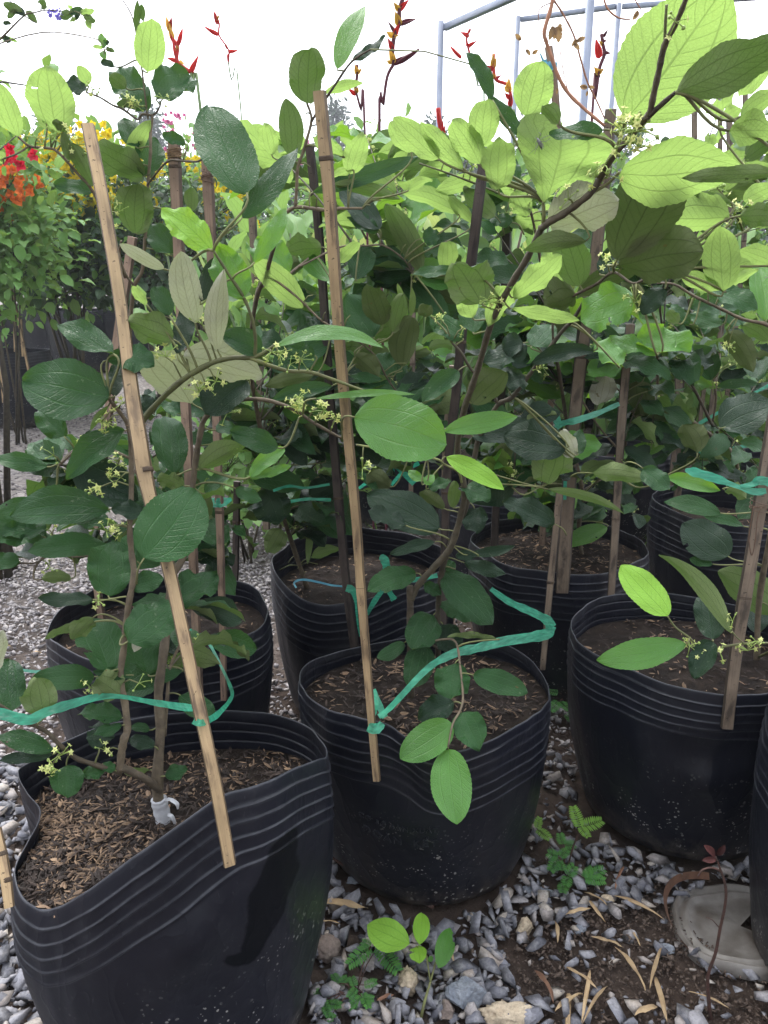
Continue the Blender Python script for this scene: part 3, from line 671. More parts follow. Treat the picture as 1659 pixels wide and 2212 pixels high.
# front left sapling -----------------------------------------------------------
p1=Plant('jujube_sapling',(-.25,.75,.255),'leafy sapling with white grafting tape at its foot, in the tilted bag',CATP,GRP)
P1=p1
p1.branch([(343,1732,.752,6.5),(340,1680,.755,6.2),(347,1569,.77,5.6),(342,1499,.78,5.2),(352,1420,.79,5),(362,1340,.81,4.6),(373,1245,.83,4.2),(400,1189,.84,4),(420,1015,.86,3.6),(430,951,.86,3.3),(442,905,.86,3),(480,872,.85,2.6),(555,862,.84,2.3),(625,880,.83,2.1),(680,915,.83,1.8),(740,948,.83,1.3)])
p1.branch([(345,1708,.752,4.6),(318,1685,.74,4.2),(285,1668,.735,4.2),(262,1658,.73,4.4)])
p1.branch([(260,1664,.73,4.2),(262,1630,.73,4.1),(268,1596,.73,4.3),(275,1575,.735,4.0),(270,1520,.74,3.7),(260,1462,.745,3.5),(268,1395,.75,3.4),(277,1310,.75,3.3),(289,1243,.755,3.3),(284,1195,.76,3.0),(280,1140,.76,2.9),(284,1050,.77,2.7),(280,935,.775,2.4),(262,895,.77,2.0),(235,862,.76,1.5)])
p1.branch([(262,1670,.73,3.0),(205,1652,.72,2.7),(163,1637,.71,2.5),(125,1605,.70,2.3),(100,1580,.70,2.2),(55,1558,.69,2.0),(0,1524,.68,1.8),(-40,1500,.67,1.5)])
p1.branch([(355,1590,.775,2.2),(362,1500,.79,2.0),(368,1440,.80,1.8),(400,1370,.81,1.4)])
p1.branch([(290,1210,.78,1.6),(207,1199,.86,1.6),(157,1202,.88,1.6),(117,1188,.88,1.5),(80,1219,.88,1.4),(73,1249,.87,1.3),(90,1252,.86,1.0)])
p1.branch([(117,1188,.88,1.4),(80,1215,.88,1.2),(38,1217,.88,1.1),(0,1232,.88,1.0)])
p1.branch([(280,990,.78,1.4),(215,962,.80,1.4),(170,970,.81,1.4),(150,985,.815,1.3),(128,1005,.82,1.2)])
p1.branch([(300,935,.80,3.3),(313,902,.80,3.2),(377,834,.79,3.0),(443,791,.785,2.8),(493,774,.78,2.5),(553,770,.78,2.2),(600,741,.78,1.4)],mi=1)
p1.branch([(540,773,.78,2.1),(562,782,.78,2.0),(620,801,.79,1.9),(670,804,.79,1.9),(730,824,.80,1.7),(786,844,.81,1.3)],mi=1)
p1.branch([(550,770,.78,1.8),(552,735,.775,1.7),(545,690,.77,1.6),(525,640,.765,1.6),(493,591,.76,1.4),(461,541,.755,1.2)],mi=1)
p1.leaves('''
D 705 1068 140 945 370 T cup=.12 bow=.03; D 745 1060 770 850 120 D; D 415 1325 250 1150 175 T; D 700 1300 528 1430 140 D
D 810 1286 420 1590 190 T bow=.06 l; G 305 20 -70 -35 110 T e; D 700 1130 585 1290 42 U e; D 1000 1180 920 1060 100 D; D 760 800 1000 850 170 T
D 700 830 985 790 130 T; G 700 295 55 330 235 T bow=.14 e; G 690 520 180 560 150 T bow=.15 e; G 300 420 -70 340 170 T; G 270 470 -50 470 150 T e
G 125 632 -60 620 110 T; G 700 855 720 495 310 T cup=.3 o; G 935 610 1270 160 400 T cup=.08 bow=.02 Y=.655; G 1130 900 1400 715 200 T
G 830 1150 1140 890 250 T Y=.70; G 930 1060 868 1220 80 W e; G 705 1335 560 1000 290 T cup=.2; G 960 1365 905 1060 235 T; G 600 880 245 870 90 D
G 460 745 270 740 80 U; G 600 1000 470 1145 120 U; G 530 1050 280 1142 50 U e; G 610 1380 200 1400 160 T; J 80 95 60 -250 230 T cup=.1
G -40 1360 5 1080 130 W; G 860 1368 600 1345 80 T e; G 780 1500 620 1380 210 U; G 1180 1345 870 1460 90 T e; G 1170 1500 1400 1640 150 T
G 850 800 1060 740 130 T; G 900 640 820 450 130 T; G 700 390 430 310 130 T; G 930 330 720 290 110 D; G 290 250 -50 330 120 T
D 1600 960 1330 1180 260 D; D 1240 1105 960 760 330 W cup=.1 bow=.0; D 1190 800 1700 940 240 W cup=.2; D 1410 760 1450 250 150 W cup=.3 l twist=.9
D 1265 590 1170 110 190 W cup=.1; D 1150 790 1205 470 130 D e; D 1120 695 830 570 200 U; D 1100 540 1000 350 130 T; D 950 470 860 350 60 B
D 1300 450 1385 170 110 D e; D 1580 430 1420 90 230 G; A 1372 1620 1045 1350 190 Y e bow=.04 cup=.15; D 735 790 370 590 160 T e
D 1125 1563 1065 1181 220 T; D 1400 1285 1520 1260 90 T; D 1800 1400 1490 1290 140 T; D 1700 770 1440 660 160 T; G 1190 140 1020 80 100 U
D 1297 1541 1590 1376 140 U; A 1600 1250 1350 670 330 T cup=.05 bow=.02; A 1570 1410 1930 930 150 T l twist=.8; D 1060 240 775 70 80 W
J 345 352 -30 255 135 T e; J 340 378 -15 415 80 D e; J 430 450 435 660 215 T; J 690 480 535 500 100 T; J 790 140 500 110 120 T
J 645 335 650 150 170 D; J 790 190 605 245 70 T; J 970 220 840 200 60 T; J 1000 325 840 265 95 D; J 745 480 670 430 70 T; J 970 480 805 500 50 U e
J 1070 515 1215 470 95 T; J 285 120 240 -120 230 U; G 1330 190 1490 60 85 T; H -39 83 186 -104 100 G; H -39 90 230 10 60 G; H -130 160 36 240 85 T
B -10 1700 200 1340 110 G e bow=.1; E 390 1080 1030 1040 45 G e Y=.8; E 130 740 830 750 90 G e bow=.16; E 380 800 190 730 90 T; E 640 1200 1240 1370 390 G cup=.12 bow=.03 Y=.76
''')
for _ in range(11):
    p1.twig(at(rng.uniform(60,540),rng.uniform(930,1430),rng.uniform(.86,1.02)),6,.07,'TTDTU',.0014,False,.30,.3)
p1.finish()
gt=MB(); gp=[at(350,1792,.752),at(353,1770,.752),at(347,1745,.752),at(343,1726,.752)]
tube(gt,[Vector(q) for q in catmull(gp,5)],[.0088+.0005*math.sin(i*1.7) for i in range(16)],14,.5)
strip(gt,[(356,1728,.747,6),(368,1727,.742,13,.4),(382,1736,.74,15,.6),(384,1748,.74,5)],tint=.5)
strip(gt,[(362,1760,.745,10),(372,1764,.742,13,.3),(380,1784,.744,10,.6)],tint=.5)
M['wtape']=plain('white_grafting_tape',(.62,.63,.66),(.48,.49,.52),60,.4,.5,trans=(.6,.6,.6),tr=.2)
gt.build('grafting_tape',M['wtape'],P1.root)
# sapling in the middle bag, its long branch rising to the top right -----------
p2=Plant('jujube_sapling',(.05,1.03,.26),'tallest sapling, its thick dark branch leaning up to the top right corner',CATP,GRP); P2=p2
p2.branch([(888,1520,1.02,5.6),(887,1430,1.02,5.4),(886,1335,1.02,5.2),(886,1266,1.02,5.0)])
p2.branch([(889,1295,1.02,4.4),(905,1262,1.02,4.6),(953,1209,1.00,4.6),(975,1180,.99,4.4),(992,1125,.98,4.2),(1003,1070,.96,4.0),(998,1020,.95,3.8),(988,968,.93,3.7),(1000,894,.90,3.6),(1020,834,.87,3.5),(1036,784,.85,3.4),(1063,694,.80,3.2),(1106,611,.76,3.1),(1140,556,.735,3.0),(1170,492,.71,3.0)],mi=2)
p2.branch([(1168,494,.71,3.0),(1190,477,.70,3.2),(1216,463,.69,3.0),(1248,440,.675,2.8),(1279,414,.66,2.6),(1300,378,.65,2.5),(1323,340,.63,2.5),(1365,290,.61,2.4),(1403,247,.59,2.5)],mi=2)
p2.branch([(1403,249,.59,2.2),(1412,205,.58,2.1),(1424,150,.57,2.0),(1436,97,.56,2.0),(1458,55,.55,1.7),(1478,8,.54,1.6),(1495,-40,.53,1.5)],mi=2)
p2.branch([(1403,249,.59,2.0),(1430,225,.58,1.8),(1459,200,.57,1.4)],mi=2)
p2.branch([(1437,97,.56,1.1),(1437,60,.555,1.0),(1440,10,.55,.9)],mi=1)
p2.branch([(946,1500,1.03,4.0),(946,1400,1.03,4.0),(946,1322,1.03,4.0),(953,1242,1.02,4.0),(975,1170,1.01,3.9),(1010,1085,1.0,3.8),(1030,960,.99,3.5),(1050,920,.98,3.2),(1076,874,.97,3.0),(1106,858,.96,2.9),(1140,815,.95,2.7),(1186,754,.94,2.6),(1215,715,.93,2.3),(1240,688,.92,2.1),(1266,641,.90,1.9)],mi=2)
p2.branch([(1076,874,.97,2.0),(1050,825,.96,1.9),(1020,801,.95,1.8),(995,760,.94,1.6),(976,741,.94,1.3)],mi=2)
p2.branch([(1195,740,.94,1.6),(1194,700,.93,1.3),(1199,660,.92,1.1),(1230,640,.90,1.0)],mi=2)
p2.branch([(1236,640,.88,1.5),(1266,625,.86,1.7),(1293,611,.84,1.6),(1326,588,.80,1.5),(1366,612,.78,1.2),(1400,600,.77,1.1),(1440,592,.77,.9)])
p2.branch([(1173,492,.71,1.8),(1175,460,.70,1.6),(1173,436,.70,1.4)],mi=1)
p2.branch([(1323,340,.63,1.3),(1335,310,.625,1.3),(1352,262,.62,1.2)],mi=1)
p2.branch([(1283,415,.66,1.2),(1315,395,.65,1.1),(1338,372,.64,1.0)],mi=1)
p2.branch([(997,1042,.95,1.7),(990,1020,.94,1.5),(960,1003,.92,1.4),(940,991,.90,1.4),(853,974,.86,1.3),(770,961,.84,1.1)],mi=1)
p2.branch([(946,1400,1.02,1.8),(930,1389,1.0,1.7),(960,1381,.98,1.6),(985,1388,.96,1.6),(994,1440,.93,1.5),(1000,1504,.89,1.5),(994,1535,.87,1.4),(978,1564,.85,1.3),(968,1614,.83,1.1)])
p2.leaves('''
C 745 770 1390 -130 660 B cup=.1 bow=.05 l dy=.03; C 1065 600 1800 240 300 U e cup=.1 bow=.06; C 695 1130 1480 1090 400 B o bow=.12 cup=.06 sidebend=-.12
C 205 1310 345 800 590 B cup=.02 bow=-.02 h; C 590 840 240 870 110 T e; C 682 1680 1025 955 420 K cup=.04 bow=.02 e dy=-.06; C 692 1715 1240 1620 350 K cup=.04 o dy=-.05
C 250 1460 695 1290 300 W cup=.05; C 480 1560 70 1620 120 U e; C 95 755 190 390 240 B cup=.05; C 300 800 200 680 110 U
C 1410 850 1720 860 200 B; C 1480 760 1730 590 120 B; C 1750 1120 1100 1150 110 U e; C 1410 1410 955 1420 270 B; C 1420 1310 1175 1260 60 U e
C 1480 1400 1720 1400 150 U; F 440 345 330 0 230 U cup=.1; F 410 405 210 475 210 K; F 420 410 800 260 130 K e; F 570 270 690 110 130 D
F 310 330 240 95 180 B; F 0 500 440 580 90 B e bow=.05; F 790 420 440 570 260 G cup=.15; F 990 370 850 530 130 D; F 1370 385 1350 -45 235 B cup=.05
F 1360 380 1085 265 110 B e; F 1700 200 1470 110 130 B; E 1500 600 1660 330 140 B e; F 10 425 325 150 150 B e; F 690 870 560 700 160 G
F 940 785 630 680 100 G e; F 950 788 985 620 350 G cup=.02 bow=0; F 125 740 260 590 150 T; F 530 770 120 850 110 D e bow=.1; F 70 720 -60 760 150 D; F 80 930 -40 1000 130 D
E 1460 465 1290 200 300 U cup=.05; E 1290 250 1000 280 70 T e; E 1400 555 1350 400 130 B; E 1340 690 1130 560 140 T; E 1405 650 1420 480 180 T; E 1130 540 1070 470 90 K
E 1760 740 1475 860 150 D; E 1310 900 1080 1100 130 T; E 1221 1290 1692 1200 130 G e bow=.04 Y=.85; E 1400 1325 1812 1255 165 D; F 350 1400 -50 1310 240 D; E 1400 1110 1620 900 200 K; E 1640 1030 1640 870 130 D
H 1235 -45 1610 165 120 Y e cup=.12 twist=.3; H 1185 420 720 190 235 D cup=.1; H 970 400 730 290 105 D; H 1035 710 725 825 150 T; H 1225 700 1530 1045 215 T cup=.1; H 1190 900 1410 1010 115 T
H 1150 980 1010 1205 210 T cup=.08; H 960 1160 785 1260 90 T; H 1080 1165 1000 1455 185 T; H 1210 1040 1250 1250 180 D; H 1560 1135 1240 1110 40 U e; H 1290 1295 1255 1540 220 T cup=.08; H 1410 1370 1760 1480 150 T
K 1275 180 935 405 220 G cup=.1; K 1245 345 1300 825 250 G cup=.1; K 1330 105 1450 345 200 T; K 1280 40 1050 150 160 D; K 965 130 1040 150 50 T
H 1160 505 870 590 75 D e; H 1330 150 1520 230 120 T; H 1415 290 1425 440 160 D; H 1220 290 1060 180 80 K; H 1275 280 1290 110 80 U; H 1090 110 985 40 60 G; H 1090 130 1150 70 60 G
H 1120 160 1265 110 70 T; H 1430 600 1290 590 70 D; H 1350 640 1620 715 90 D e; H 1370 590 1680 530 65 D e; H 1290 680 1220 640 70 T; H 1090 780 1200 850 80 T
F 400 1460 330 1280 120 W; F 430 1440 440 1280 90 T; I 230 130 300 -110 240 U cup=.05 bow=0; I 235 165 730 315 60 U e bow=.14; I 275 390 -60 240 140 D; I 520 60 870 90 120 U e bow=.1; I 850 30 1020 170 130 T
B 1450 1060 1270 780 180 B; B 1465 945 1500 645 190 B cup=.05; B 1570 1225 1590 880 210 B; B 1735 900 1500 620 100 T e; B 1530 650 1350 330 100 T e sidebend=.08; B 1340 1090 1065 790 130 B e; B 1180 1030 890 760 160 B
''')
p2.finish()
# sapling of the bag behind the centre ----------------------------------------
p4=Plant('jujube_sapling',(-.12,1.46,.26),'sapling behind the middle stake, pale undersides showing against the sky',CATP,GRP); P4=p4
p4.branch([(665,1275,1.46,5),(640,1200,1.44,4.6),(610,1110,1.38,4.2),(575,980,1.30,3.8),(548,850,1.22,3.5),(540,760,1.16,3.2),(553,650,1.08,3.0),(575,590,1.04,2.8),(600,500,1.0,2.6),(603,470,.99,2.5)])
p4.branch([(600,476,.99,2.4),(620,458,.985,2.3),(643,447,.98,2.2),(696,453,.98,2.1),(740,450,.98,1.8),(783,450,.98,1.4)])
p4.branch([(638,446,.98,2.0),(641,400,.975,1.9),(643,363,.97,1.9),(654,330,.965,1.8),(663,300,.96,1.7),(673,257,.955,1.5),(663,223,.95,1.2)])
p4.branch([(673,262,.955,1.5),(690,235,.95,1.4),(726,180,.94,1.3),(760,133,.93,1.1),(800,107,.92,.9)])
p4.branch([(560,620,1.06,1.9),(600,610,1.08,1.8),(640,580,1.10,1.7),(666,558,1.12,1.3)])
p4.branch([(575,590,1.04,1.6),(640,640,1.05,1.5),(696,694,1.06,1.4),(740,715,1.08,1.3),(766,731,1.10,1.1)])
p4.branch([(766,731,1.10,1.3),(810,768,1.12,1.3),(835,815,1.14,1.3),(860,850,1.16,1.3)])
p4.branch([(640,580,1.10,1.3),(733,534,1.14,1.4),(790,531,1.16,1.3),(830,531,1.17,1.3),(873,561,1.18,1.2),(890,590,1.2,1.0)])
p4.branch([(860,850,1.16,1.3),(906,930,1.2,1.2)],mi=0)
p4.leaves('''
B 335 665 350 305 230 U cup=.2; B 235 1010 195 640 150 U; B 525 445 700 15 130 G e; B 625 390 838 232 60 D e; B 440 605 695 530 70 B e; B 610 1130 700 868 145 B
B 370 1245 1060 1015 110 T e bow=.05; B 500 1195 935 1295 95 U e bow=.14; B 800 1485 545 1205 150 D cup=.15; B 1005 985 865 790 120 B; B 100 1000 60 800 120 B; B 170 1050 220 1190 100 B
B 1310 1385 940 1250 120 B e bow=.1; B 1400 1440 1250 1270 80 B; B 990 1235 1145 1160 60 B e; E 1075 255 850 -185 150 U e; E 305 490 -10 180 170 B cup=.1; E 215 270 0 40 170 G; E 480 320 270 90 110 G; E 420 100 190 130 160 U
E 655 310 740 105 155 T; E 545 200 670 70 80 B; E 765 680 590 400 230 T; E 820 600 730 330 165 K; E 890 650 950 400 120 U; E 950 870 1010 555 185 K; E 1250 590 945 300 170 T e; E 890 930 780 790 125 T; E 440 610 360 560 60 D; E 640 800 790 940 130 K; E 610 930 820 960 60 T e
E 1230 260 1240 60 130 B; E 1080 40 1190 20 110 T; E 985 560 915 320 40 B e; E 1000 550 1010 360 40 B e; E 0 820 20 600 80 T; B 790 1500 590 1370 100 T; B 1060 1753 840 1320 150 U
E 370 930 50 1000 90 K e; E 490 1000 95 1090 100 T e; E 150 1400 0 1290 110 D; E 170 1360 330 1510 110 D; E 560 1430 300 1260 100 D; E 450 1480 270 1360 90 D; E -30 1500 185 1420 110 G
H -20 90 315 150 150 T; H 60 160 150 390 235 D; H 535 120 345 200 175 D; H 400 80 250 50 70 T; H 350 290 550 480 125 T; H 165 420 80 570 135 U cup=.05; H 210 420 110 260 50 U; H 360 390 335 650 45 U e; H 355 605 545 550 75 U e; H 790 170 665 50 60 T; H 870 150 720 60 120 K
B 1659 1440 1505 1410 90 T; B 1550 1400 1340 1220 130 U; B 1440 1140 1160 1230 110 B e; B 560 1010 380 880 100 B; B 600 1100 500 1150 70 B
''')
# sapling of the bag behind left ------------------------------------------------
p3=Plant('jujube_sapling',(-.38,1.24,.26),'slim sapling behind the leaning stake, round leaves against the white sky',CATP,GRP); P3=p3
p3.branch([(395,1440,1.2,5),(370,1300,1.19,4.4),(340,1150,1.18,4),(310,1000,1.16,3.6),(292,880,1.14,3.4),(280,760,1.12,3.1),(283,680,1.10,2.8),(290,618,1.08,2.6),(307,585,1.07,2.3),(313,521,1.06,2.1),(318,450,1.05,2.1),(320,393,1.05,2.0),(325,330,1.04,1.9),(325,290,1.04,1.8),(330,247,1.04,1.6)])
p3.branch([(290,618,1.08,2.0),(270,590,1.07,1.8),(258,550,1.06,1.6),(262,520,1.05,1.2)])
p3.branch([(270,600,1.07,1.8),(240,500,1.03,1.8),(200,413,.99,1.7),(170,378,.98,1.6),(143,347,.97,1.6),(117,323,.97,1.6),(90,319,.97,1.5),(62,315,.96,1.4),(37,293,.96,1.2)])
p3.branch([(62,316,.96,1.1),(35,333,.95,1.0),(0,345,.94,.9)])
p3.branch([(330,250,1.04,1.5),(307,247,1.04,1.5),(297,258,1.04,1.4),(267,237,1.03,1.4),(243,227,1.02,1.2),(215,210,1.01,1.1),(187,200,1.01,1.0)])
p3.branch([(326,250,1.04,1.3),(338,243,1.04,1.2),(346,228,1.04,1.0)])
p3.branch([(320,258,1.04,1.2),(316,230,1.04,1.1),(307,153,1.04,1.0),(293,67,1.04,.9),(283,30,1.04,.8),(265,0,1.04,.7)])
p3.branch([(318,400,1.05,1.3),(360,350,1.0,1.3),(395,348,.98,1.3),(430,348,.96,1.2),(445,330,.95,1.0)])
p3.leaves('''
A 958 468 985 120 195 B cup=.05; A 370 862 300 425 290 B cup=.08; A 112 882 -15 540 160 B; A 950 708 770 430 200 T cup=.3; A 1015 640 1240 500 235 T; A 820 1050 975 775 110 B e
A 930 1142 1000 880 190 T; A 880 950 795 765 150 T; A 890 1060 740 960 110 T; A 925 1140 600 950 200 U cup=.05; A 880 1510 895 1180 245 U cup=.05; A 600 1240 345 1190 95 T
A 560 590 425 530 115 D; A 570 550 505 425 80 B; A 740 432 652 400 50 D; A 815 572 705 490 90 U; A 900 690 750 670 60 U; A 450 1040 410 850 65 U; A 600 1200 460 920 110 U
A 880 200 890 0 45 U e; A 930 140 915 20 42 U e; A 1240 1370 1240 1210 90 U; A 1200 930 1050 870 80 T; D 1120 140 980 -50 160 T; A 20 1060 -40 990 90 B; A 300 800 290 770 40 G; A 440 860 340 780 60 U
''')
# right front sapling --------------------------------------------------------
p6=Plant('jujube_sapling',(.49,1.12,.27),'sapling of the right bag, two bright green leaves and flowers hanging over its rim',CATP,GRP); P6=p6
p6.branch([(1635,1440,1.13,5),(1640,1300,1.12,4.6),(1665,1150,1.08,4.2),(1690,1000,1.04,3.6),(1700,850,1.0,3.2),(1680,740,.98,2.6),(1659,703,.97,2.3),(1606,690,.96,2.0),(1559,668,.95,1.8),(1500,640,.94,1.6),(1456,614,.93,1.4),(1420,612,.92,1.1)])
p6.branch([(1638,1420,1.13,2),(1690,1395,1.0,1.9),(1720,1388,.92,1.7),(1659,1389,.90,1.6),(1600,1391,.89,1.5),(1519,1402,.88,1.4),(1490,1378,.88,1.3),(1459,1355,.88,1.2),(1442,1331,.88,1.0)],mi=1)
p6.branch([(1606,1389,.89,1.0),(1590,1375,.885,.9),(1580,1362,.88,.8)],mi=1)
p6.branch([(1695,900,1.02,1.6),(1720,600,.9,1.5),(1690,455,.84,1.4),(1659,470,.82,1.3),(1606,501,.80,1.3),(1560,525,.79,1.2),(1519,544,.78,1.1)],mi=1)
p6.leaves('''
I 1008 985 705 655 195 Y cup=.1 bow=.02; I 1125 1168 545 1268 185 G e cup=.1 bow=.03; I 1415 1092 955 570 115 U e bow=.03 sidebend=-.07 twist=.9; I 1720 960 1340 690 230 U; I 1300 1135 1250 815 195 D; I 1300 1150 1180 1390 165 D; I 1600 1100 1560 900 150 D
I 1400 600 1110 375 240 D cup=.05; I 1300 650 1150 615 60 T; F 1380 385 1600 240 60 B e; F 1290 380 1590 505 130 T cup=.15; F 1650 570 1590 225 200 G; F 1360 600 1155 530 100 T; F 1150 600 1030 490 70 T; F 1075 590 1010 510 80 U
F 1400 655 1560 905 165 K; I 1350 320 985 240 110 T e; I 1500 405 1240 340 70 T e; F 1350 1270 1720 1110 240 D cup=.1; C 1360 770 1480 690 90 B; I 1000 90 1350 170 100 G e; I 1380 170 1520 220 90 U e
C 1659 400 1480 620 120 B; C 1500 1300 1700 1200 120 B; F 1659 700 1500 600 120 U
''')
p6.finish()
# far right and behind: twiggy saplings, traced main stems --------------------------
p7=Plant('jujube_sapling',(.86,1.85,.26),'sapling with reddish stems slanting left out of the close-ribbed bag',CATP,GRP)
p7.branch([(1600,1100,1.84,5),(1589,991,1.8,4.6),(1540,945,1.74,4.2),(1506,918,1.7,4),(1460,880,1.62,3.6),(1426,851,1.56,3.4),(1420,800,1.5,3),(1420,764,1.46,2.4)])
p7.branch([(1580,985,1.79,4),(1573,968,1.76,3.6),(1539,918,1.7,3.4),(1515,870,1.66,3.2),(1489,821,1.6,3.0),(1465,780,1.56,2.6),(1449,751,1.52,2.4),(1430,700,1.46,2.2),(1425,650,1.42,2)])
p7.branch([(1540,910,1.7,2.4),(1545,840,1.66,2.2),(1500,780,1.6,2),(1475,765,1.56,1.8)])
p5=Plant('jujube_sapling',(.40,1.6,.27),'sapling behind the broad weathered stakes, dark leaves over the pale-chipped bag',CATP,GRP)
p5.branch([(1265,1235,1.62,5),(1250,1150,1.6,4.6),(1258,1060,1.56,4.2),(1230,950,1.5,3.8),(1215,850,1.44,3.4),(1200,760,1.38,3),(1180,640,1.3,2.6),(1160,520,1.24,2.2),(1146,454,1.2,1.8)])
p5.branch([(1333,968,1.5,2),(1293,921,1.46,1.9),(1259,868,1.42,1.7),(1240,845,1.42,1.5)])
p5.branch([(1250,1080,1.58,2.2),(1300,1030,1.4,1.8),(1333,1029,1.3,1.7),(1373,1052,1.24,1.5),(1406,1049,1.2,1.2)],mi=1)
p5.branch([(1146,454,1.2,1.7),(1106,430,1.2,1.6),(1030,398,1.18,1.5),(970,375,1.16,1.3),(906,353,1.15,1.0)],mi=1)
p5.branch([(1106,1052,1.3,1.3),(1133,1069,1.3,1.4),(1183,1045,1.35,1.4),(1240,1050,1.5,1.6)],mi=1)
p5.branch([(1239,803,1.42,1.5),(1299,811,1.44,1.5),(1346,854,1.46,1.4),(1370,900,1.5,1.2)])
p5.leaves('''
F 860 940 900 790 150 D; F 1290 960 1150 740 190 T; F 1330 1000 1600 980 60 T e; F 1320 1010 1130 920 70 G e; F 840 1190 810 955 215 K cup=.1; F 900 1000 640 900 90 T; F 560 1120 600 930 165 W cup=.1
F 950 1330 690 1180 130 D; F 1200 1430 1110 1250 180 K; F 1010 1370 750 1295 80 D e; F 1000 1380 660 1450 85 G e; F 650 1390 470 1440 80 D; I 300 420 590 280 65 T e; I 615 410 325 545 115 G e; C 100 1400 20 1240 145 B; C 200 1430 20 1420 130 B; C 300 1340 460 1130 120 B; C 20 1200 0 1010 100 T
''')
def fill(p,box,Y,n,nl=8,size=.07,kinds='TTDU',flowers=.3,lo=False,maxd=.45,rad=.0016):
    for _ in range(n):
        px=rng.uniform(box[0],box[2]); py=rng.uniform(box[1],box[3]); y=rng.uniform(*Y)
        p.twig(at(px,py,y),nl,size,kinds,rad,lo,maxd,flowers)
fill(p3,(300,840,600,1260),(1.12,1.4),9,7,.078,'TTDU'); fill(p3,(60,900,300,1150),(1.0,1.3),2,5,.06,'TTU')
fill(p4,(570,560,950,800),(1.3,1.6),15,8,.088,'TTGU'); fill(p4,(560,800,930,1150),(1.3,1.6),19,8,.084,'TDTU')
fill(p4,(480,250,900,560),(1.3,1.7),9,7,.09,'GBUB',flowers=.5)
fill(p5,(1020,640,1420,1120),(1.3,1.75),24,8,.084,'TDTG'); fill(p5,(950,320,1420,700),(1.25,1.6),9,7,.085,'BUUT')
fill(p5,(1100,950,1420,1180),(1.5,1.8),5,7,.06,'TDDU')
fill(p7,(1300,560,1680,1080),(1.4,1.9),24,8,.084,'TDTU'); fill(p7,(1380,200,1700,640),(1.3,1.7),8,7,.08,'BUUB')
for p in (p3,p4,p5,p7): p.finish()
def backplant(x,y,label,boxes):
    p=Plant('jujube_sapling',(x,y,.26),label,CATP,GRP)
    p.raw([Vector((x,y,.24)),Vector((x+.02,y-.02,.5)),Vector((x-.02,y-.05,.8)),Vector((x+.02,y-.1,1.05))],[.006,.005,.004,.0025])
    for b in boxes: fill(p,*b,lo=True,maxd=.55)
    p.finish(); return p
backplant(.33,2.12,'sapling whose leaves fill the gap left of the broad weathered stakes',[((1000,560,1300,1050),(1.9,2.2),16,9,.084,'TDKD',.15)])
backplant(.78,2.55,'sapling far back on the right between the thin stakes',[((1280,350,1640,1000),(2.2,2.6),22,9,.09,'TGUB',.15)])
backplant(.05,2.75,'sapling far back showing between the middle stake and the thick branch',[((700,520,1010,1000),(2.3,2.8),18,9,.09,'TDGU',.15)])
backplant(1.25,2.35,'sapling reaching in from the right edge behind the others',[((1520,450,1720,1120),(2.0,2.5),14,9,.08,'TDUB',.15)])
# star flowers and buds at the leaf joints ---------------------------------------------
FL='''A 240 900 390 870 330 890 505 940 540 1010 490 1000 1055 640 720 1320 775 1370 760 1480 840 650 870 680 600 580
B 1440 430 330 1240 400 1270 350 1080 320 740 830 1280 810 1300 1220 1060 1400 1080 1410 970 1620 1380 300 1350 740 1330
C 760 800 800 820 600 1070 540 1150 620 1140 830 960 780 930 130 1290 365 1290 40 1210 100 790 1440 1400 1480 1370 1330 1220 1060 150 720 860 700 800 830 850
D 1075 810 800 1110 660 1230 350 1450 760 1490 1400 970 1340 1010 1290 1040 1500 1160 1620 980 1150 480 1140 570 1310 600 1640 500 1580 1000 690 1240 1480 1430 1540 1420 1470 1180
E 370 410 330 470 450 520 610 540 970 80 975 850 950 900 270 1080 250 1140 520 1210 400 1140 440 1160 100 780 150 790 1350 620 1500 440 1550 460 1200 570 840 690 220 860 290 830 280 1120 800 690
F 750 180 870 240 610 210 650 190 800 440 820 490 590 820 380 840 270 890 860 1190 1420 840 1400 740 1450 850 340 1210 200 880 790 460 620 850
G 650 150 710 100 760 10 690 440 750 410 320 670 900 1420 590 1450 1560 130 640 890 780 90
H 270 680 330 700 400 650 210 640 690 30 150 690
I 80 50 220 200 1430 1020 1580 1150 1240 1300 1150 1180 1350 1230 1200 1250 1530 1210 1260 1240
J 400 380 340 440 680 350 330 460'''
ALLP=[p1,p2,p3,p4,p5,p6,p7]
for ln in FL.splitlines():
    f=ln.split(); 
    for i in range(1,len(f),2):
        px,py=tp(f[0],float(f[i]),float(f[i+1])); bestp=None;bd=1e9
        for p in ALLP:
            q=p.near(px,py); d=(q[1]-px)**2+(q[2]-py)**2
            if d<bd: bd=d;bestp=p;bq=q
        pos=at(px,py,bq[0].y-.006)
        d=(pos-bq[0]).length
        if d>.004: 
            mid=pos.lerp(bq[0],.5)+Vector((0,0,min(.006,d*.2))); 
            bm=MB(); tube(bm,[bq[0],mid,pos],[.0009,.0008,.0007],5,.5); bm.build('flower_stalk',M['twig'],bestp.root)
        bestp.flower(pos,1.15)
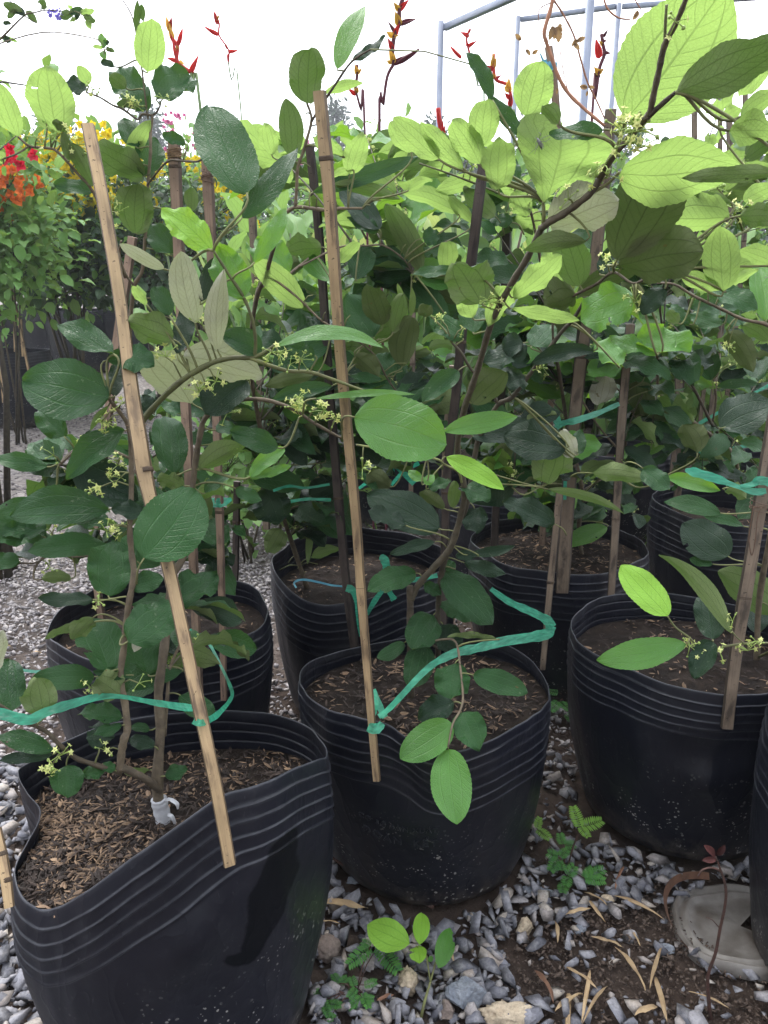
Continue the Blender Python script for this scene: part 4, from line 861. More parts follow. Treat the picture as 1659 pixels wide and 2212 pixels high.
# ---------------------------------------------------------------- stakes
stake([(190,270,.86),(222,430,.83),(258,640,.79),(285,850,.745),(303,960,.72),(318,1050,.705),(365,1230,.67),(420,1480,.63),(465,1690,.605),(497,1868,.592)],(6.5,5.8),'leaning tan bamboo stake crossing in front of the tilted bag',m='tan',nodes=(.49,),bulge=(.44,.22,.09))
stake([(690,197,.80),(712,430,.80),(735,760,.81),(752,940,.815),(770,1130,.82),(778,1250,.825),(790,1400,.828),(803,1560,.83),(814,1686,.832)],(6.1,4.7),'tall bamboo stake in front of the lettered bag, tied near its lower end',m='tan',nodes=(.075,.66))
stake([(375,290,1.08),(385,500,1.07),(400,850,1.05),(415,1150,1.04),(430,1500,1.03)],(7.4,6.2),'tan stake with frayed twine round its top, in the bag behind left',m='pink',nodes=(.05,))
stake([(445,322,1.10),(458,560,1.09),(468,900,1.07),(477,1200,1.06),(484,1512,1.05)],(7.0,4.6),'brown stake right of the twine-topped one, dark burnt node near its top',m='pink',nodes=(.07,.62))
stake([(287,512,1.30),(268,640,1.30),(250,760,1.30),(222,1010,1.3),(205,1200,1.3)],(7.4,6.5),'pinkish stake leaning left behind the long leaning one',m='pink',drop=.25)
stake([(668,310,1.25),(690,520,1.27),(715,880,1.29),(745,1230,1.30),(766,1398,1.30)],(6.6,8.0),'thin blackened stake left of the tall middle stake',m='black')
stake([(1045,350,1.15),(1032,450,1.15),(1020,550,1.16),(1000,700,1.18),(985,850,1.2),(965,1050,1.22)],(7.2,6.8),'dark square-cut stake leaning right, left of the thick branch',m='black',drop=.27)
stake([(1320,235,1.28),(1305,400,1.30),(1278,620,1.33),(1250,820,1.36),(1232,1020,1.39),(1222,1160,1.40),(1215,1278,1.41)],(8.5,13.5),'broadest weathered stake, its top just under the big branch',m='grey',nodes=(.45,))
stake([(1262,640,1.44),(1245,820,1.44),(1228,1000,1.44),(1218,1120,1.44)],(7,9),'dark stake pressed against the broadest weathered stake',m='black',drop=.27)
stake([(1362,700,1.42),(1345,880,1.42),(1330,1130,1.41),(1318,1320,1.40)],(8.4,7.2),'brown stake ending before the pale-chipped bag, right of the broadest one',m='grey')
stake([(1210,1055,1.10),(1190,1250,1.10),(1172,1446,1.10)],(5.4,4.6),'short brown stake tied with the slanting green tape',m='grey',nodes=(.5,))
stake([(1690,820,.98),(1659,990,.97),(1625,1200,.955),(1592,1400,.945),(1571,1572,.94)],(9,8.4),'pale weathered stake on the right, wire wound around it',m='grey',nodes=(.6,))
stake([(1096,425,1.5),(1092,600,1.5),(1090,760,1.52),(1080,900,1.55)],(8,8),'blackened stake behind the thick branch',m='black',drop=.3)
stake([(512,1040,1.42),(510,1170,1.42),(507,1306,1.40)],(6.5,6),'dark wet stake standing at the back rim of the bag behind left',m='black')
stake([(1465,790,1.9),(1470,1000,1.9)],(9,9),'brown stake among the reddish stems on the right',m='grey',drop=.27)
stake([(978,790,1.9),(963,960,1.92)],(8,8),'brown stake in the shade left of the thick branch',m='grey',drop=.27)
stake([(545,460,1.7),(556,700,1.7),(565,900,1.7)],(8,8),'grey stake behind the big dark round leaf',m='grey',drop=.3)
stake([(1150,860,2.5),(1145,960,2.5)],(9,9),'short dim stake in front of the far dark bags',m='grey',drop=.02)
stake([(888,560,2.3),(892,700,2.3)],(8,8),'stake showing through leaves right of the middle stake',m='grey',drop=.02)
stake([(1185,100,1.55),(1198,190,1.56),(1205,300,1.58),(1212,500,1.6)],(7,7),'pinkish stake with a blue tie near the vine',m='pink',drop=.3)
for i,(x,y,Y,l) in enumerate([(1575,200,2.2,'thin far stake at the right, nearest the big leaf tip'),(1500,215,2.4,'thin far stake under the overhanging grey-green leaf'),(1610,170,2.6,'rightmost of the thin far stakes against the sky'),(1555,180,2.9,'farthest of the thin stakes against the sky on the right')]):
    stake([(x,y,Y),(x-6,y+400,Y)],(8,8),l,m='grey',drop=.02,group='thin far stakes on the right')
stake([(-8,1790,.62),(10,1880,.60),(20,1960,.585)],(4.5,4.5),'tip of a tan stake at the left edge beside the tilted bag',m='tan')
stake([(113,640,3.6),(125,760,3.6)],(3,3),'thin cane by the shrub',m='grey',drop=.02) if False else None
# ---------------------------------------------------------------- tapes
tape('broad green tape tied round the leaning stake and running left over the tilted bag',[
 [(-30,1535,.66,34),(0,1541,.665,36),(60,1555,.67,34),(100,1538,.68,30),(150,1522,.70,30),(210,1506,.725,22),(262,1505,.73,14),(330,1517,.70,18),(400,1528,.65,24),(441,1531,.625,20)],
 [(418,1556,.622,24),(432,1562,.608,22),(445,1558,.622,22),(470,1543,.68,20,.3),(497,1512,.78,14,.5),(500,1490,.85,14,.6),(478,1440,.95,12,.8),(455,1395,1.0,12,.5),(438,1370,1.03,16)],
 [(406,1362,1.03,26),(414,1372,1.02,22),(426,1377,1.015,18),(438,1372,1.025,18)]],(-.2,.7,.4))
tape('wide green tape slanting from the tall middle stake to the short brown stake',[
 [(795,1570,.826,28),(806,1574,.818,34),(818,1572,.822,30),(826,1562,.83,20)],
 [(818,1548,.826,16),(835,1536,.84,20,.5),(870,1500,.88,20,.3),(905,1462,.92,20),(940,1432,.95,22),(985,1410,.98,28),(1030,1400,1.01,29),(1090,1385,1.05,30),(1150,1376,1.08,32),(1183,1368,1.085,34),(1190,1352,1.09,30)],
 [(1194,1355,1.085,26),(1182,1340,1.09,30),(1165,1330,1.10,24),(1140,1318,1.13,24),(1100,1300,1.17,20),(1060,1272,1.22,16)],
 [(806,1545,.83,16),(812,1520,.84,20,.4),(808,1490,.86,14,.6),(822,1530,.85,22,.3),(832,1550,.84,20)]],(.05,.95,.4))
tape('green tape bow standing up behind the tall middle stake',[
 [(820,1210,1.3,6),(828,1205,1.3,24,.3),(835,1225,1.3,24,.2),(832,1245,1.3,10)],[(833,1262,1.3,18),(842,1280,1.3,16),(852,1296,1.3,20)],[(830,1270,1.3,14),(808,1300,1.3,16),(793,1328,1.3,10)],
 [(870,1256,1.31,10),(900,1252,1.31,14),(945,1243,1.32,14)]],(0,1.3,.4))
tape('narrow green tape hanging down the blackened stake',[[(748,1270,1.285,22),(762,1276,1.28,22),(768,1300,1.28,8,.4),(772,1340,1.28,7,.2),(777,1375,1.28,3)]],(-.05,1.28,.4))
tape('green tape knot round the brown stake with the burnt node',[[(455,1085,1.07,26),(470,1086,1.058,28),(484,1084,1.065,26),(500,1078,1.08,10)]],(-.2,1.06,.6))
tape('short green tape between the leaves left of the tall middle stake',[[(590,1060,1.28,8),(625,1050,1.3,9,.5),(660,1054,1.31,7),(712,1046,1.32,8)],[(628,1083,1.3,11),(665,1078,1.3,9,.4),(715,1080,1.31,10)]],(-.1,1.3,.6))
tape('bright green bow with crossing tails, right of the tall middle stake',[
 [(775,1055,1.62,8),(810,1030,1.6,12),(845,1005,1.6,12),(900,985,1.62,14),(945,975,1.64,12)],[(846,985,1.59,16),(848,1002,1.585,10),(847,1020,1.59,14)],[(848,1004,1.59,8),(870,1020,1.58,16),(895,1045,1.58,18)],[(905,1000,1.6,12),(870,1020,1.61,10),(845,1048,1.62,10)]],(0,1.6,.6))
tape('pale green tape round the broadest weathered stake',[[(1195,930,1.35,16),(1215,915,1.35,16),(1245,908,1.34,20),(1290,893,1.36,16),(1338,872,1.4,12)],[(1162,878,1.36,6),(1180,888,1.35,18,.4),(1200,900,1.35,26),(1206,925,1.35,10)],[(1222,930,1.36,14),(1222,990,1.36,12),(1220,1080,1.38,9)]],(.35,1.35,.7),tint=.35)
tape('green tape twisted onto the wire-wound stake on the right',[[(1480,1015,.99,8),(1500,1020,.98,26),(1550,1035,.97,24),(1590,1050,.965,14,.4),(1630,1062,.96,22,.3),(1655,1060,.955,18)],[(1595,1052,.965,10),(1625,1046,.96,18,.4),(1640,1038,.955,26),(1665,1042,.955,26)]],(.45,.97,.6),tint=.3)
tape('thin green tape running behind the big dark leaf at the right edge',[[(1490,960,1.8,8),(1530,980,1.8,12),(1600,965,1.8,10),(1680,955,1.8,8)],[(1510,915,1.8,10),(1590,870,1.8,8),(1680,822,1.8,8)]],(.8,1.8,.7),tint=.3)
tape('pale green tape lying on the gravel at the left edge',[[(40,1446,1.2,8),(80,1451,1.2,10),(125,1448,1.2,10)]],(-.6,1.2,.2),tint=.6)
tape('light blue tie around the soil of the slumped bag',[[(640,1270,1.32,5,.4),(636,1258,1.36,6),(655,1252,1.38,7),(690,1258,1.38,6),(715,1264,1.38,6),(745,1268,1.37,5),(752,1278,1.33,6)]],(-.1,1.37,.3),m='bluetie',group='blue ties')
tape('blue tie around the pinkish stake by the vine',[[(1167,115,1.54,3),(1175,135,1.54,8,.3),(1182,140,1.535,16),(1192,142,1.53,20),(1204,140,1.54,12)],[(1178,128,1.54,8),(1180,155,1.54,7),(1182,175,1.54,4)]],(.3,1.54,1.5),m='bluetie',group='blue ties')
# twine and wire ------------------------------------------------------------------
M['twine']=plain('coir_twine',(.30,.20,.12),(.14,.09,.05),200,.9,.4)
M['wire']=plain('rusty_wire',(.14,.08,.05),(.08,.05,.035),200,.7,.2)
def coil(name,label,px,py,Y,r,turns,h,thick,m,frays=0,group=None,cat='tie'):
    c=at(px,py,Y); mb=MB(); pts=[]
    turns*=2; thick*=.6
    for i in range(turns*14+1):
        a=2*math.pi*i/14; q_=r*(1+.10*noise.noise(Vector((i*.5,px,0)))); pts.append(c+Vector((math.cos(a)*q_,math.sin(a)*q_*.85,h*(i/(turns*14)-.5)+h*.28*math.sin(a*.5+i*.13)+.001*noise.noise(Vector((i*.9,py,0))))))
    tube(mb,pts,thick,5,.6)
    for i in range(frays):
        a=rng.uniform(0,6.28); p=c+Vector((math.cos(a)*r,math.sin(a)*r,rng.uniform(-h,h)*.5)); d=Vector((math.cos(a),math.sin(a),rng.uniform(-.6,.6)))*rng.uniform(.004,.018)
        tube(mb,[p,p+d*.5+rv(.002),p+d],[thick*.5,thick*.35,thick*.2],4,.8)
    o=mb.build(name,m,None,loc=c); tag(o,label,cat,group)
coil('twine_knot','frayed brown twine round the top of the tan stake behind left',377,333,1.078,.0085,5,.012,.0012,M['twine'],26)
coil('twine_knot','dark twine at the burnt node of the brown stake',449,382,1.097,.0085,3,.012,.0009,M['wire'],10)
coil('twine_knot','thin brown tie holding a leaf joint to the leaning stake',298,922,.735,.0068,3,.004,.0007,M['twine'],8)
coil('wire_winding','rusty wire wound around the pale weathered stake',1640,1092,.958,.0115,3,.012,.0007,M['wire'],3)
wm_=MB(); tube(wm_,[Vector(q) for q in catmull([at(1628,1095,.945),at(1622,1130,.943),at(1618,1165,.943),at(1624,1200,.944),at(1632,1165,.944),at(1636,1120,.946),at(1645,1096,.948)],5)],.0007,5,.5)
tag(wm_.build('wire_loop',M['wire'],None,loc=at(1628,1150,.945)),'rusty wire loop hanging down the pale weathered stake','wire')
# ---------------------------------------------------------------- ground
BAGS=[(-.235,.745,.155),(.065,1.04,.165),(.48,1.13,.165),(.635,.80,.165),(-.375,1.24,.165),(-.035,1.475,.165),(.372,1.605,.17),(.84,1.86,.16),(gnd(1599,1998).x+.01,gnd(1599,1998).y,.088)]
def softmask(x,y):
    """1 where gravel lies, 0 where bare soil shows"""
    d=noise.noise(Vector((x*4,y*4,2)))*.10
    m=1.0
    if ((x-.335)/.19)**2+((y-.80)/.115)**2<1+d*4: m=.20
    if y<.76 and x>.20: m=min(m,.24)
    if y>1.0 and y<1.35 and .2<x<.4: m=.35
    if y>1.55 and x>-.28: m=.22
    if y>2.3: m=(.30+.5*(noise.noise(Vector((x*1.3,y*1.3,7)))>-.05)) if x<.0 else .1
    return m
gm=MB(); xs=sorted(set([-150,-60,-25,-10,-5]+[-3+.06*i for i in range(101)]+[5,10,25,60,150])); ys=sorted(set([-5,-1,0]+[.3+.05*i for i in range(100)]+[6,8,12,20,40,80,160,300]))
vs=[]
for y in ys:
    for x in xs:
        near=max(0,1-max(abs(x)-2.5,0)/1.5)*max(0,1-max(y-4.5,0)/1.5)
        vs.append(Vector((x,y,near*(.010*noise.noise(Vector((x*3,y*3,0)))+.006*noise.noise(Vector((x*11,y*11,4))))-.006)))
nx=len(xs); gm.add(vs,[(j*nx+i,j*nx+i+1,(j+1)*nx+i+1,(j+1)*nx+i) for j in range(len(ys)-1) for i in range(nx-1)],None,.5)
def groundmat():
    m,nt,ns,lk,p=mat('nursery_soil'); tc=N(nt,'ShaderNodeTexCoord'); o=tc.outputs['Object']
    n1=noisen(nt,28,9,o,.72); n2=noisen(nt,2.2,3,o); n4=noisen(nt,120,5,o,.7)
    c=mixc(nt,ramp(nt,n1,[(.32,0),(.7,1)]),(.028,.019,.015),(.085,.060,.047))
    c=mixc(nt,math_(nt,'MULTIPLY',ramp(nt,n2,[(.4,0),(.65,1)]),.4),c,(.17,.135,.115))
    vo=N(nt,'ShaderNodeTexVoronoi'); vo.inputs['Scale'].default_value=62; lk.new(o,vo.inputs['Vector'])
    gc=ramp(nt,vo.outputs['Color'],[(0,(.10,.095,.10)),(.5,(.22,.20,.19)),(1,(.38,.35,.33))])
    far=ramp(nt,math_(nt,'DIVIDE',N(nt,'ShaderNodeSeparateXYZ').outputs[1],6.0),[(.25,0),(.40,1)])
    sx=[n for n in ns if n.bl_idname=='ShaderNodeSeparateXYZ'][0]; lk.new(o,sx.inputs[0])
    left=ramp(nt,math_(nt,'ADD',math_(nt,'MULTIPLY',sx.outputs[0],.2),.5),[(.46,1),(.54,0)])
    g=math_(nt,'MULTIPLY',math_(nt,'MULTIPLY',far,left),ramp(nt,n2,[(.35,.95),(.7,.45)]))
    c=mixc(nt,g,c,gc); lk.new(c,p.inputs['Base Color'])
    p.inputs['Roughness'].default_value=.92; p.inputs['Specular IOR Level'].default_value=.25
    b=N(nt,'ShaderNodeBump'); b.inputs['Strength'].default_value=1.0; b.inputs['Distance'].default_value=.012
    h=math_(nt,'ADD',n1,math_(nt,'MULTIPLY',math_(nt,'MULTIPLY',vo.outputs['Distance'],g),-.9)); h=math_(nt,'ADD',h,math_(nt,'MULTIPLY',n4,.25))
    lk.new(h,b.inputs['Height']); lk.new(b.outputs[0],p.inputs['Normal']); return m
M['ground']=groundmat()
tag(gm.build('ground',M['ground'],None,loc=(0,0,0)),kind='structure')
# gravel: angular chips, one sheet of countless stones
import bmesh
def hull(seed,flat=.55,n=9):
    r=random.Random(seed); bm=bmesh.new()
    for _ in range(n):
        v=Vector((r.gauss(0,1),r.gauss(0,1),r.gauss(0,1))).normalized(); v*=r.uniform(.75,1.0)
        bm.verts.new((v.x*r.uniform(.9,1.1),v.y*.75,v.z*flat))
    bm.verts.ensure_lookup_table(); res=bmesh.ops.convex_hull(bm,input=bm.verts)
    junk=[v for v in bm.verts if not v.link_faces]
    for v in junk: bm.verts.remove(v)
    bm.verts.index_update(); V=np.array([tuple(v.co) for v in bm.verts]); F=np.array([[v.index for v in f.verts] for f in bm.faces]); bm.free(); return V,F
HT=[hull(40+i,.35+.05*(i%6)) for i in range(16)]
def stonemat(name,stops,dust=(.30,.28,.26)):
    m,nt,ns,lk,p=mat(name); tc=N(nt,'ShaderNodeTexCoord'); o=tc.outputs['Object']
    a=N(nt,'ShaderNodeAttribute',attribute_name='tint'); c=ramp(nt,a.outputs['Fac'],stops)
    n1=noisen(nt,70,6,o,.65); n2=noisen(nt,300,4,o,.6)
    c=mixc(nt,math_(nt,'MULTIPLY',ramp(nt,n1,[(.42,0),(.7,1)]),.6),c,dust)
    c=mixc(nt,math_(nt,'MULTIPLY',ramp(nt,n2,[(.3,1),(.55,0)]),.4),c,(.06,.055,.055))
    lk.new(c,p.inputs['Base Color']); p.inputs['Roughness'].default_value=.85; p.inputs['Specular IOR Level'].default_value=.3
    b=N(nt,'ShaderNodeBump'); b.inputs['Strength'].default_value=.6; b.inputs['Distance'].default_value=.002; lk.new(n1,b.inputs['Height']); lk.new(b.outputs[0],p.inputs['Normal']); return m
M['gravel']=stonemat('grey_gravel',[(0,(.075,.078,.095)),(.4,(.155,.158,.185)),(.75,(.25,.25,.28)),(.93,(.34,.29,.25)),(1,(.46,.41,.35))],(.40,.39,.39))
M['gravel2']=stonemat('pale_gravel',[(0,(.13,.122,.13)),(.5,(.27,.25,.255)),(1,(.46,.42,.40))],(.37,.34,.33))
M['gravel3']=stonemat('far_gravel',[(0,(.09,.083,.087)),(.5,(.18,.165,.165)),(1,(.32,.29,.28))],(.22,.195,.185))
def gravel(name,n,region,smin,smax,m,seed,layers=1):
    r=np.random.RandomState(seed); VV=[];FF=[];TT=[]; off=0; k=0; tries=0
    while k<n and tries<n*6:
        tries+=1; x=r.uniform(region[0],region[1]); y=r.uniform(region[2],region[3])
        if r.rand()>softmask(x,y): continue
        if any((x-bx)**2+(y-by)**2<(br-.01)**2 for bx,by,br in BAGS): continue
        V,F=HT[r.randint(len(HT))]; s=smin+(smax-smin)*r.rand()**2.2; q=Quaternion((r.randn(),r.randn()*.35,r.randn()*.35,r.randn()*2)); q.normalize()
        Rm=np.array(q.to_matrix()); z=s*.12+.004+r.uniform(-.3,1)*s*.35*layers
        VV.append((V*s*np.array([1,r.uniform(.7,1),r.uniform(.7,1)]))@Rm.T+np.array([x,y,z])); FF.append(F+off); TT.append(np.full(len(V),r.rand())); off+=len(V); k+=1
    V=np.concatenate(VV); F=np.concatenate(FF); T=np.concatenate(TT)
    me=bpy.data.meshes.new(name); me.vertices.add(len(V)); me.vertices.foreach_set('co',V.astype(np.float32).ravel())
    me.loops.add(len(F)*3); me.loops.foreach_set('vertex_index',F.ravel().astype(np.int32)); me.polygons.add(len(F)); me.polygons.foreach_set('loop_start',np.arange(len(F),dtype=np.int32)*3)
    me.update(calc_edges=True); a=me.attributes.new('tint','FLOAT','POINT'); a.data.foreach_set('value',T.astype(np.float32)); me.materials.append(m)
    o=bpy.data.objects.new(name,me); COL.objects.link(o); tag(o,kind='stuff'); return o
gravel('gravel',8500,(-.75,.95,.45,1.25),.0055,.0235,M['gravel'],5,1.4)
gravel('gravel',14000,(-1.25,.9,1.15,2.6),.006,.015,M['gravel2'],6,.8)
gravel('gravel',9000,(-3.0,.6,2.5,5.2),.008,.018,M['gravel3'],7,.7)
M['crumb']=stonemat('soil_crumbs',[(0,(.04,.026,.02)),(.6,(.085,.06,.045)),(1,(.14,.105,.085))],(.12,.09,.07))
_sm=softmask; softmask=lambda x,y: 1.15-_sm(x,y)
gravel('soil_crumbs',6500,(.1,.62,.5,1.0),.0012,.0065,M['crumb'],15,.3)
gravel('soil_crumbs',5000,(-.5,1.2,1.3,2.6),.002,.009,M['crumb'],16,.3)
softmask=_sm
# ---------------------------------------------------------------- single stones
def rock(label,px,py,size,color,seed,cat='stone',group='larger stones on the gravel',squash=.7,rot=0,rough=.12,name='stone',dz=0,sub=4,lobes=None):
    g=gnd(px,py); r=random.Random(seed); bm=bmesh.new(); bmesh.ops.create_icosphere(bm,subdivisions=sub,radius=1)
    pl=[(Vector((r.gauss(0,1),r.gauss(0,1),r.gauss(0,1))).normalized(),r.uniform(.45,.75)) for _ in range(13)] if rough<.2 else []
    for v in bm.verts:
        c=v.co.copy()
        for nn,d in pl:
            k=c.dot(nn)
            if k>d: c-=nn*(k-d)
        c*=1+rough*.7*noise.noise(c*2.2+Vector((seed,0,0)))+rough*.6*noise.noise(c*5+Vector((0,seed,0)))+rough*.35*noise.noise(c*13+Vector((0,seed,9)))
        if lobes: c*=1-.28*math.exp(-(c.x/.22)**2)
        v.co=c
    sx,sy,sz=size; q=Matrix.Rotation(rot,3,'Z')
    mb=MB(); vs=[g+q@Vector((v.co.x*sx,v.co.y*sy,v.co.z*sz+sz*.62))+Vector((0,0,dz)) for v in bm.verts]; bm.verts.index_update()
    mb.add(vs,[tuple(v.index for v in f.verts) for f in bm.faces],None,.5); bm.free()
    o=mb.build(name,color,None,smooth=rough>=.2,loc=g); tag(o,label,cat,group); return o
M['bluestone']=stonemat('blue_grey_stone',[(0,(.15,.17,.20)),(.5,(.17,.19,.225)),(1,(.2,.22,.25))],(.34,.36,.38))
M['palestone']=stonemat('pale_weathered_stone',[(0,(.5,.42,.3)),(.5,(.52,.43,.31)),(1,(.5,.42,.3))],(.28,.20,.13))
M['brownstone']=stonemat('brown_stone',[(0,(.17,.13,.11)),(.5,(.19,.15,.13)),(1,(.2,.16,.13))],(.30,.25,.21))
rock('largest blue-grey angular stone, right of the small seedling',1007,2170,(.026,.028,.022),M['bluestone'],3,rot=.4,dz=.004)
rock('knobbly pale lump like a broken root at the bottom edge',1098,2208,(.032,.015,.014),M['palestone'],7,rot=-.05,rough=.35,lobes=True,cat='lump',dz=.002)
rock('round pale cream stone on the gravel below the fern-leaved weed',1134,2010,(.015,.015,.014),M['palestone'],9,rough=.19)
rock('pale lump half hidden under the seedling leaves',882,2135,(.012,.013,.017),M['palestone'],12,rough=.32,rot=.6)
rock('pinkish brown stone left of the largest stone',965,2195,(.014,.013,.012),M['brownstone'],13)
rock('white chipped stone beside the weed',1315,1950,(.013,.009,.008),M['palestone'],15)
rock('light clod of soil by the tilted bag',705,2060,(.018,.017,.014),M['brownstone'],17,rough=.3)
rock('flat blue-grey stone near the brown soil patch',1252,2010,(.016,.012,.006),M['bluestone'],19,rot=.9)
rock('dark flat stone nearest the lettered bag',1025,1985,(.013,.010,.006),M['bluestone'],20,rot=.3)
rock('flat grey stone between the two bags',765,1905,(.014,.011,.006),M['bluestone'],21,rot=.1)
rock('wide flat grey stone under the weed',1165,1930,(.024,.014,.006),M['bluestone'],22,rot=-.3)
rock('grey stone on the brown soil left of the lid',1440,2055,(.015,.012,.007),M['bluestone'],23)
# ---------------------------------------------------------------- dry leaves on the ground
M['dry']=plain('dry_bamboo_leaf',(.46,.34,.20),(.30,.21,.12),60,.75,.2,trans=(.5,.35,.18),tr=.15)
M['drybrown']=plain('dry_brown_leaf',(.24,.12,.075),(.12,.065,.04),60,.7,.2)
def litter(a,b,w,label=None,m='dry',cup=.5,lift=.012,grp='dry leaves fallen on the ground',name='dry_leaf'):
    A=gnd(*a,z=lift); B=gnd(*b,z=lift+rng.uniform(-.004,.010)); mb=MB(); L=(B-A).length
    leaf_geo(mb,A,B,Vector((rng.uniform(-.4,.4),rng.uniform(-.5,.1),1)).normalized(),w/FP*A.y*.33,'e',cup=cup,bow=rng.uniform(.02,.10),wave=.25,twist=rng.uniform(-.8,.8),nv=18,nu=6,ser=0,tint=rng.uniform(.35,.9))
    o=mb.build(name,M[m],None,loc=A); tag(o,label or 'narrow straw-coloured dry bamboo leaf lying on the brown soil','dry leaf',grp)
def m_(x,y): return (1106+x/3,1711+y/3)
litter(m_(665,1000),m_(865,1280),20,'straw-coloured dry leaf slanting down to the right in the middle of the brown soil')
litter(m_(970,1000),m_(890,1280),16,'straw-coloured dry leaf leaning up right in the middle of the soil patch')
litter(m_(925,1200),m_(1005,1490),24,'long tan dry leaf pointing at the bottom edge below the leaning pair')
litter(m_(795,1445),m_(945,1390),26,'short broad tan dry leaf lowest on the soil patch')
litter(m_(510,935),m_(725,1000),14,'thin curved tan leaf at the upper edge of the soil patch')
litter(m_(350,1135),m_(555,1265),16,'curved tan leaf where gravel meets the soil')
litter(m_(505,1155),m_(450,1500),18,'long tan leaf standing over the bamboo piece')
litter(m_(620,1255),m_(455,1500),14,'slender tan leaf crossing the long one at the bottom')
litter(m_(460,1310),m_(275,1430),24,'tan leaf under the crossing pair at the bottom')
litter(m_(500,700),m_(605,840),14,'small tan leaf pointing down beside the weed')
litter(m_(765,880),m_(835,995),10,'smallest tan leaf on the soil patch')
litter(m_(650,670),m_(990,825),14,'long dark-streaked dry leaf running to the lid')
litter(m_(470,650),m_(620,730),10,'thin tan leaf right under the weed')
litter(m_(275,830),m_(295,980),16,'upright tan leaf on the grey gravel')
litter(m_(510,755),m_(340,800),16,'crumpled tan leaf on gravel below the weed')
litter(m_(1145,1290),m_(1420,1405),10,'thin grey dry leaf lying below the lid')
litter(m_(725,480),m_(665,640),12,'reddish dry leaf standing above the white chipped stone',m='drybrown')
litter(m_(145,1160),m_(270,1360),26,'reddish brown dry leaf right of the pale lump',m='drybrown')
litter((553+385/3,1711+690/3),(553+725/3,1711+740/3),30,'broad tan dry leaf against the tilted bag')
litter((553+360/3,1711+855/3),(553+545/3,1711+850/3),9,'thin dry stalk left of the seedling')
litter((553+1250/3,1711+940/3),(553+1290/3,1711+1130/3),12,'dry leaf blade beside the green pointed leaf')
litter((553+780/3,1711+1350/3),(553+900/3,1711+1310/3),18,'dark brown curled leaf below the weed by the seedling',m='drybrown')
r=random.Random(3)
for i in range(26):
    px,py=r.uniform(-20,560),r.uniform(1150,1560)
    litter((px,py),(px+r.uniform(-30,30),py+r.uniform(-8,8)),r.uniform(4,8),'small straw-coloured leaf fallen on the pale gravel path',grp='small dry leaves on the gravel path')
for i in range(10):
    px,py=r.uniform(20,250),r.uniform(940,1120); 
tw=MB(); tube(tw,[Vector(q) for q in catmull([gnd(715,1852,.05),gnd(750,1872,.03),gnd(800,1893,.016),gnd(860,1925,.014),gnd(937,1960,.012)],6)],[.0018+.0016*i/24 for i in range(25)],7,.5)
M['redtwig']=plain('reddish_twig',(.095,.045,.035),(.04,.025,.02),140,.7,.5)
tag(tw.build('twig',M['redtwig'],None,loc=gnd(800,1900)),'reddish brown twig lying along the foot of the lettered bag','twig')
bp_=MB(); tube(bp_,[gnd(1229,2150,.012),gnd(1227,2190,.012),gnd(1226,2235,.012)],.0032,8,.5); tag(bp_.build('bamboo_piece',M['tan'],None,loc=gnd(1227,2190)),'short smooth bamboo piece at the bottom edge','bamboo')
# ---------------------------------------------------------------- crushed lid
def lid():
    c=gnd(1106+1480/3,1711+860/3,.012); rl=.083; c.z=.006; e=empty('plastic_disc',c,'crushed translucent grey plastic lid half buried beside the right bag','lid')
    mb=MB(); NA=72; prof=[(0,.004),(.25,.004),(.55,.0045),(.72,.005),(.76,.010),(.80,.010),(.84,.005),(.88,.006),(.91,.012),(.95,.012),(1.0,.002),(1.0,-.006)]
    vs=[c+Vector((0,0,.004))]
    for rr,z in prof[1:]:
        for k in range(NA):
            a=2*math.pi*k/NA; q=Vector((math.cos(a)*rl*rr*1.12,math.sin(a)*rl*rr*.98,z)); q.z+=.006*noise.noise(Vector((q.x*22,q.y*22,3)))*rr+.12*q.y*.3+ .004*math.sin(a*3)
            q*=1+.10*(noise.noise(Vector((math.cos(a)*1.6,math.sin(a)*1.6,5)))-.1*math.cos(4*a))*rr; q.z-=.012*max(0,math.sin(a-.6))*rr
            vs.append(c+q)
    fs=[(0,1+k,1+(k+1)%NA) for k in range(NA)]+[(1+i*NA+k,1+(i+1)*NA+k,1+(i+1)*NA+(k+1)%NA,1+i*NA+(k+1)%NA) for i in range(len(prof)-2) for k in range(NA)]
    drop=lambda f: any(((vs[i]-c).x/.012+.9)**2+((vs[i]-c).y/.010-3.0)**2<1 for i in f) or any(((vs[i]-c).x/.012-1.6)**2+((vs[i]-c).y/.012-.2)**2<.7 for i in f)
    fs=[f for f in fs if not drop(f)]
    mb.add(vs,fs,None,.5); mb.build('disc',M['lid'],e)
    rb=MB(); vs=[]
    for k in range(26):
        a=R(95+k*4.6); p=c+Vector((math.cos(a)*rl*1.16,math.sin(a)*rl*1.02,.004+.016*math.sin(k/25*math.pi))); q=p+Vector((math.cos(a)*.006,math.sin(a)*.004,.010)); vs+=[p,q]
    rb.add(vs,[(2*k,2*k+1,2*k+3,2*k+2) for k in range(25)],None,.3); rb.build('curled_rim',M['drybrown'],e)
M['lid']=plain('dirty_clear_plastic',(.27,.255,.235),(.085,.068,.055),22,.36,.5,trans=(.25,.23,.2),tr=.2)
lid()
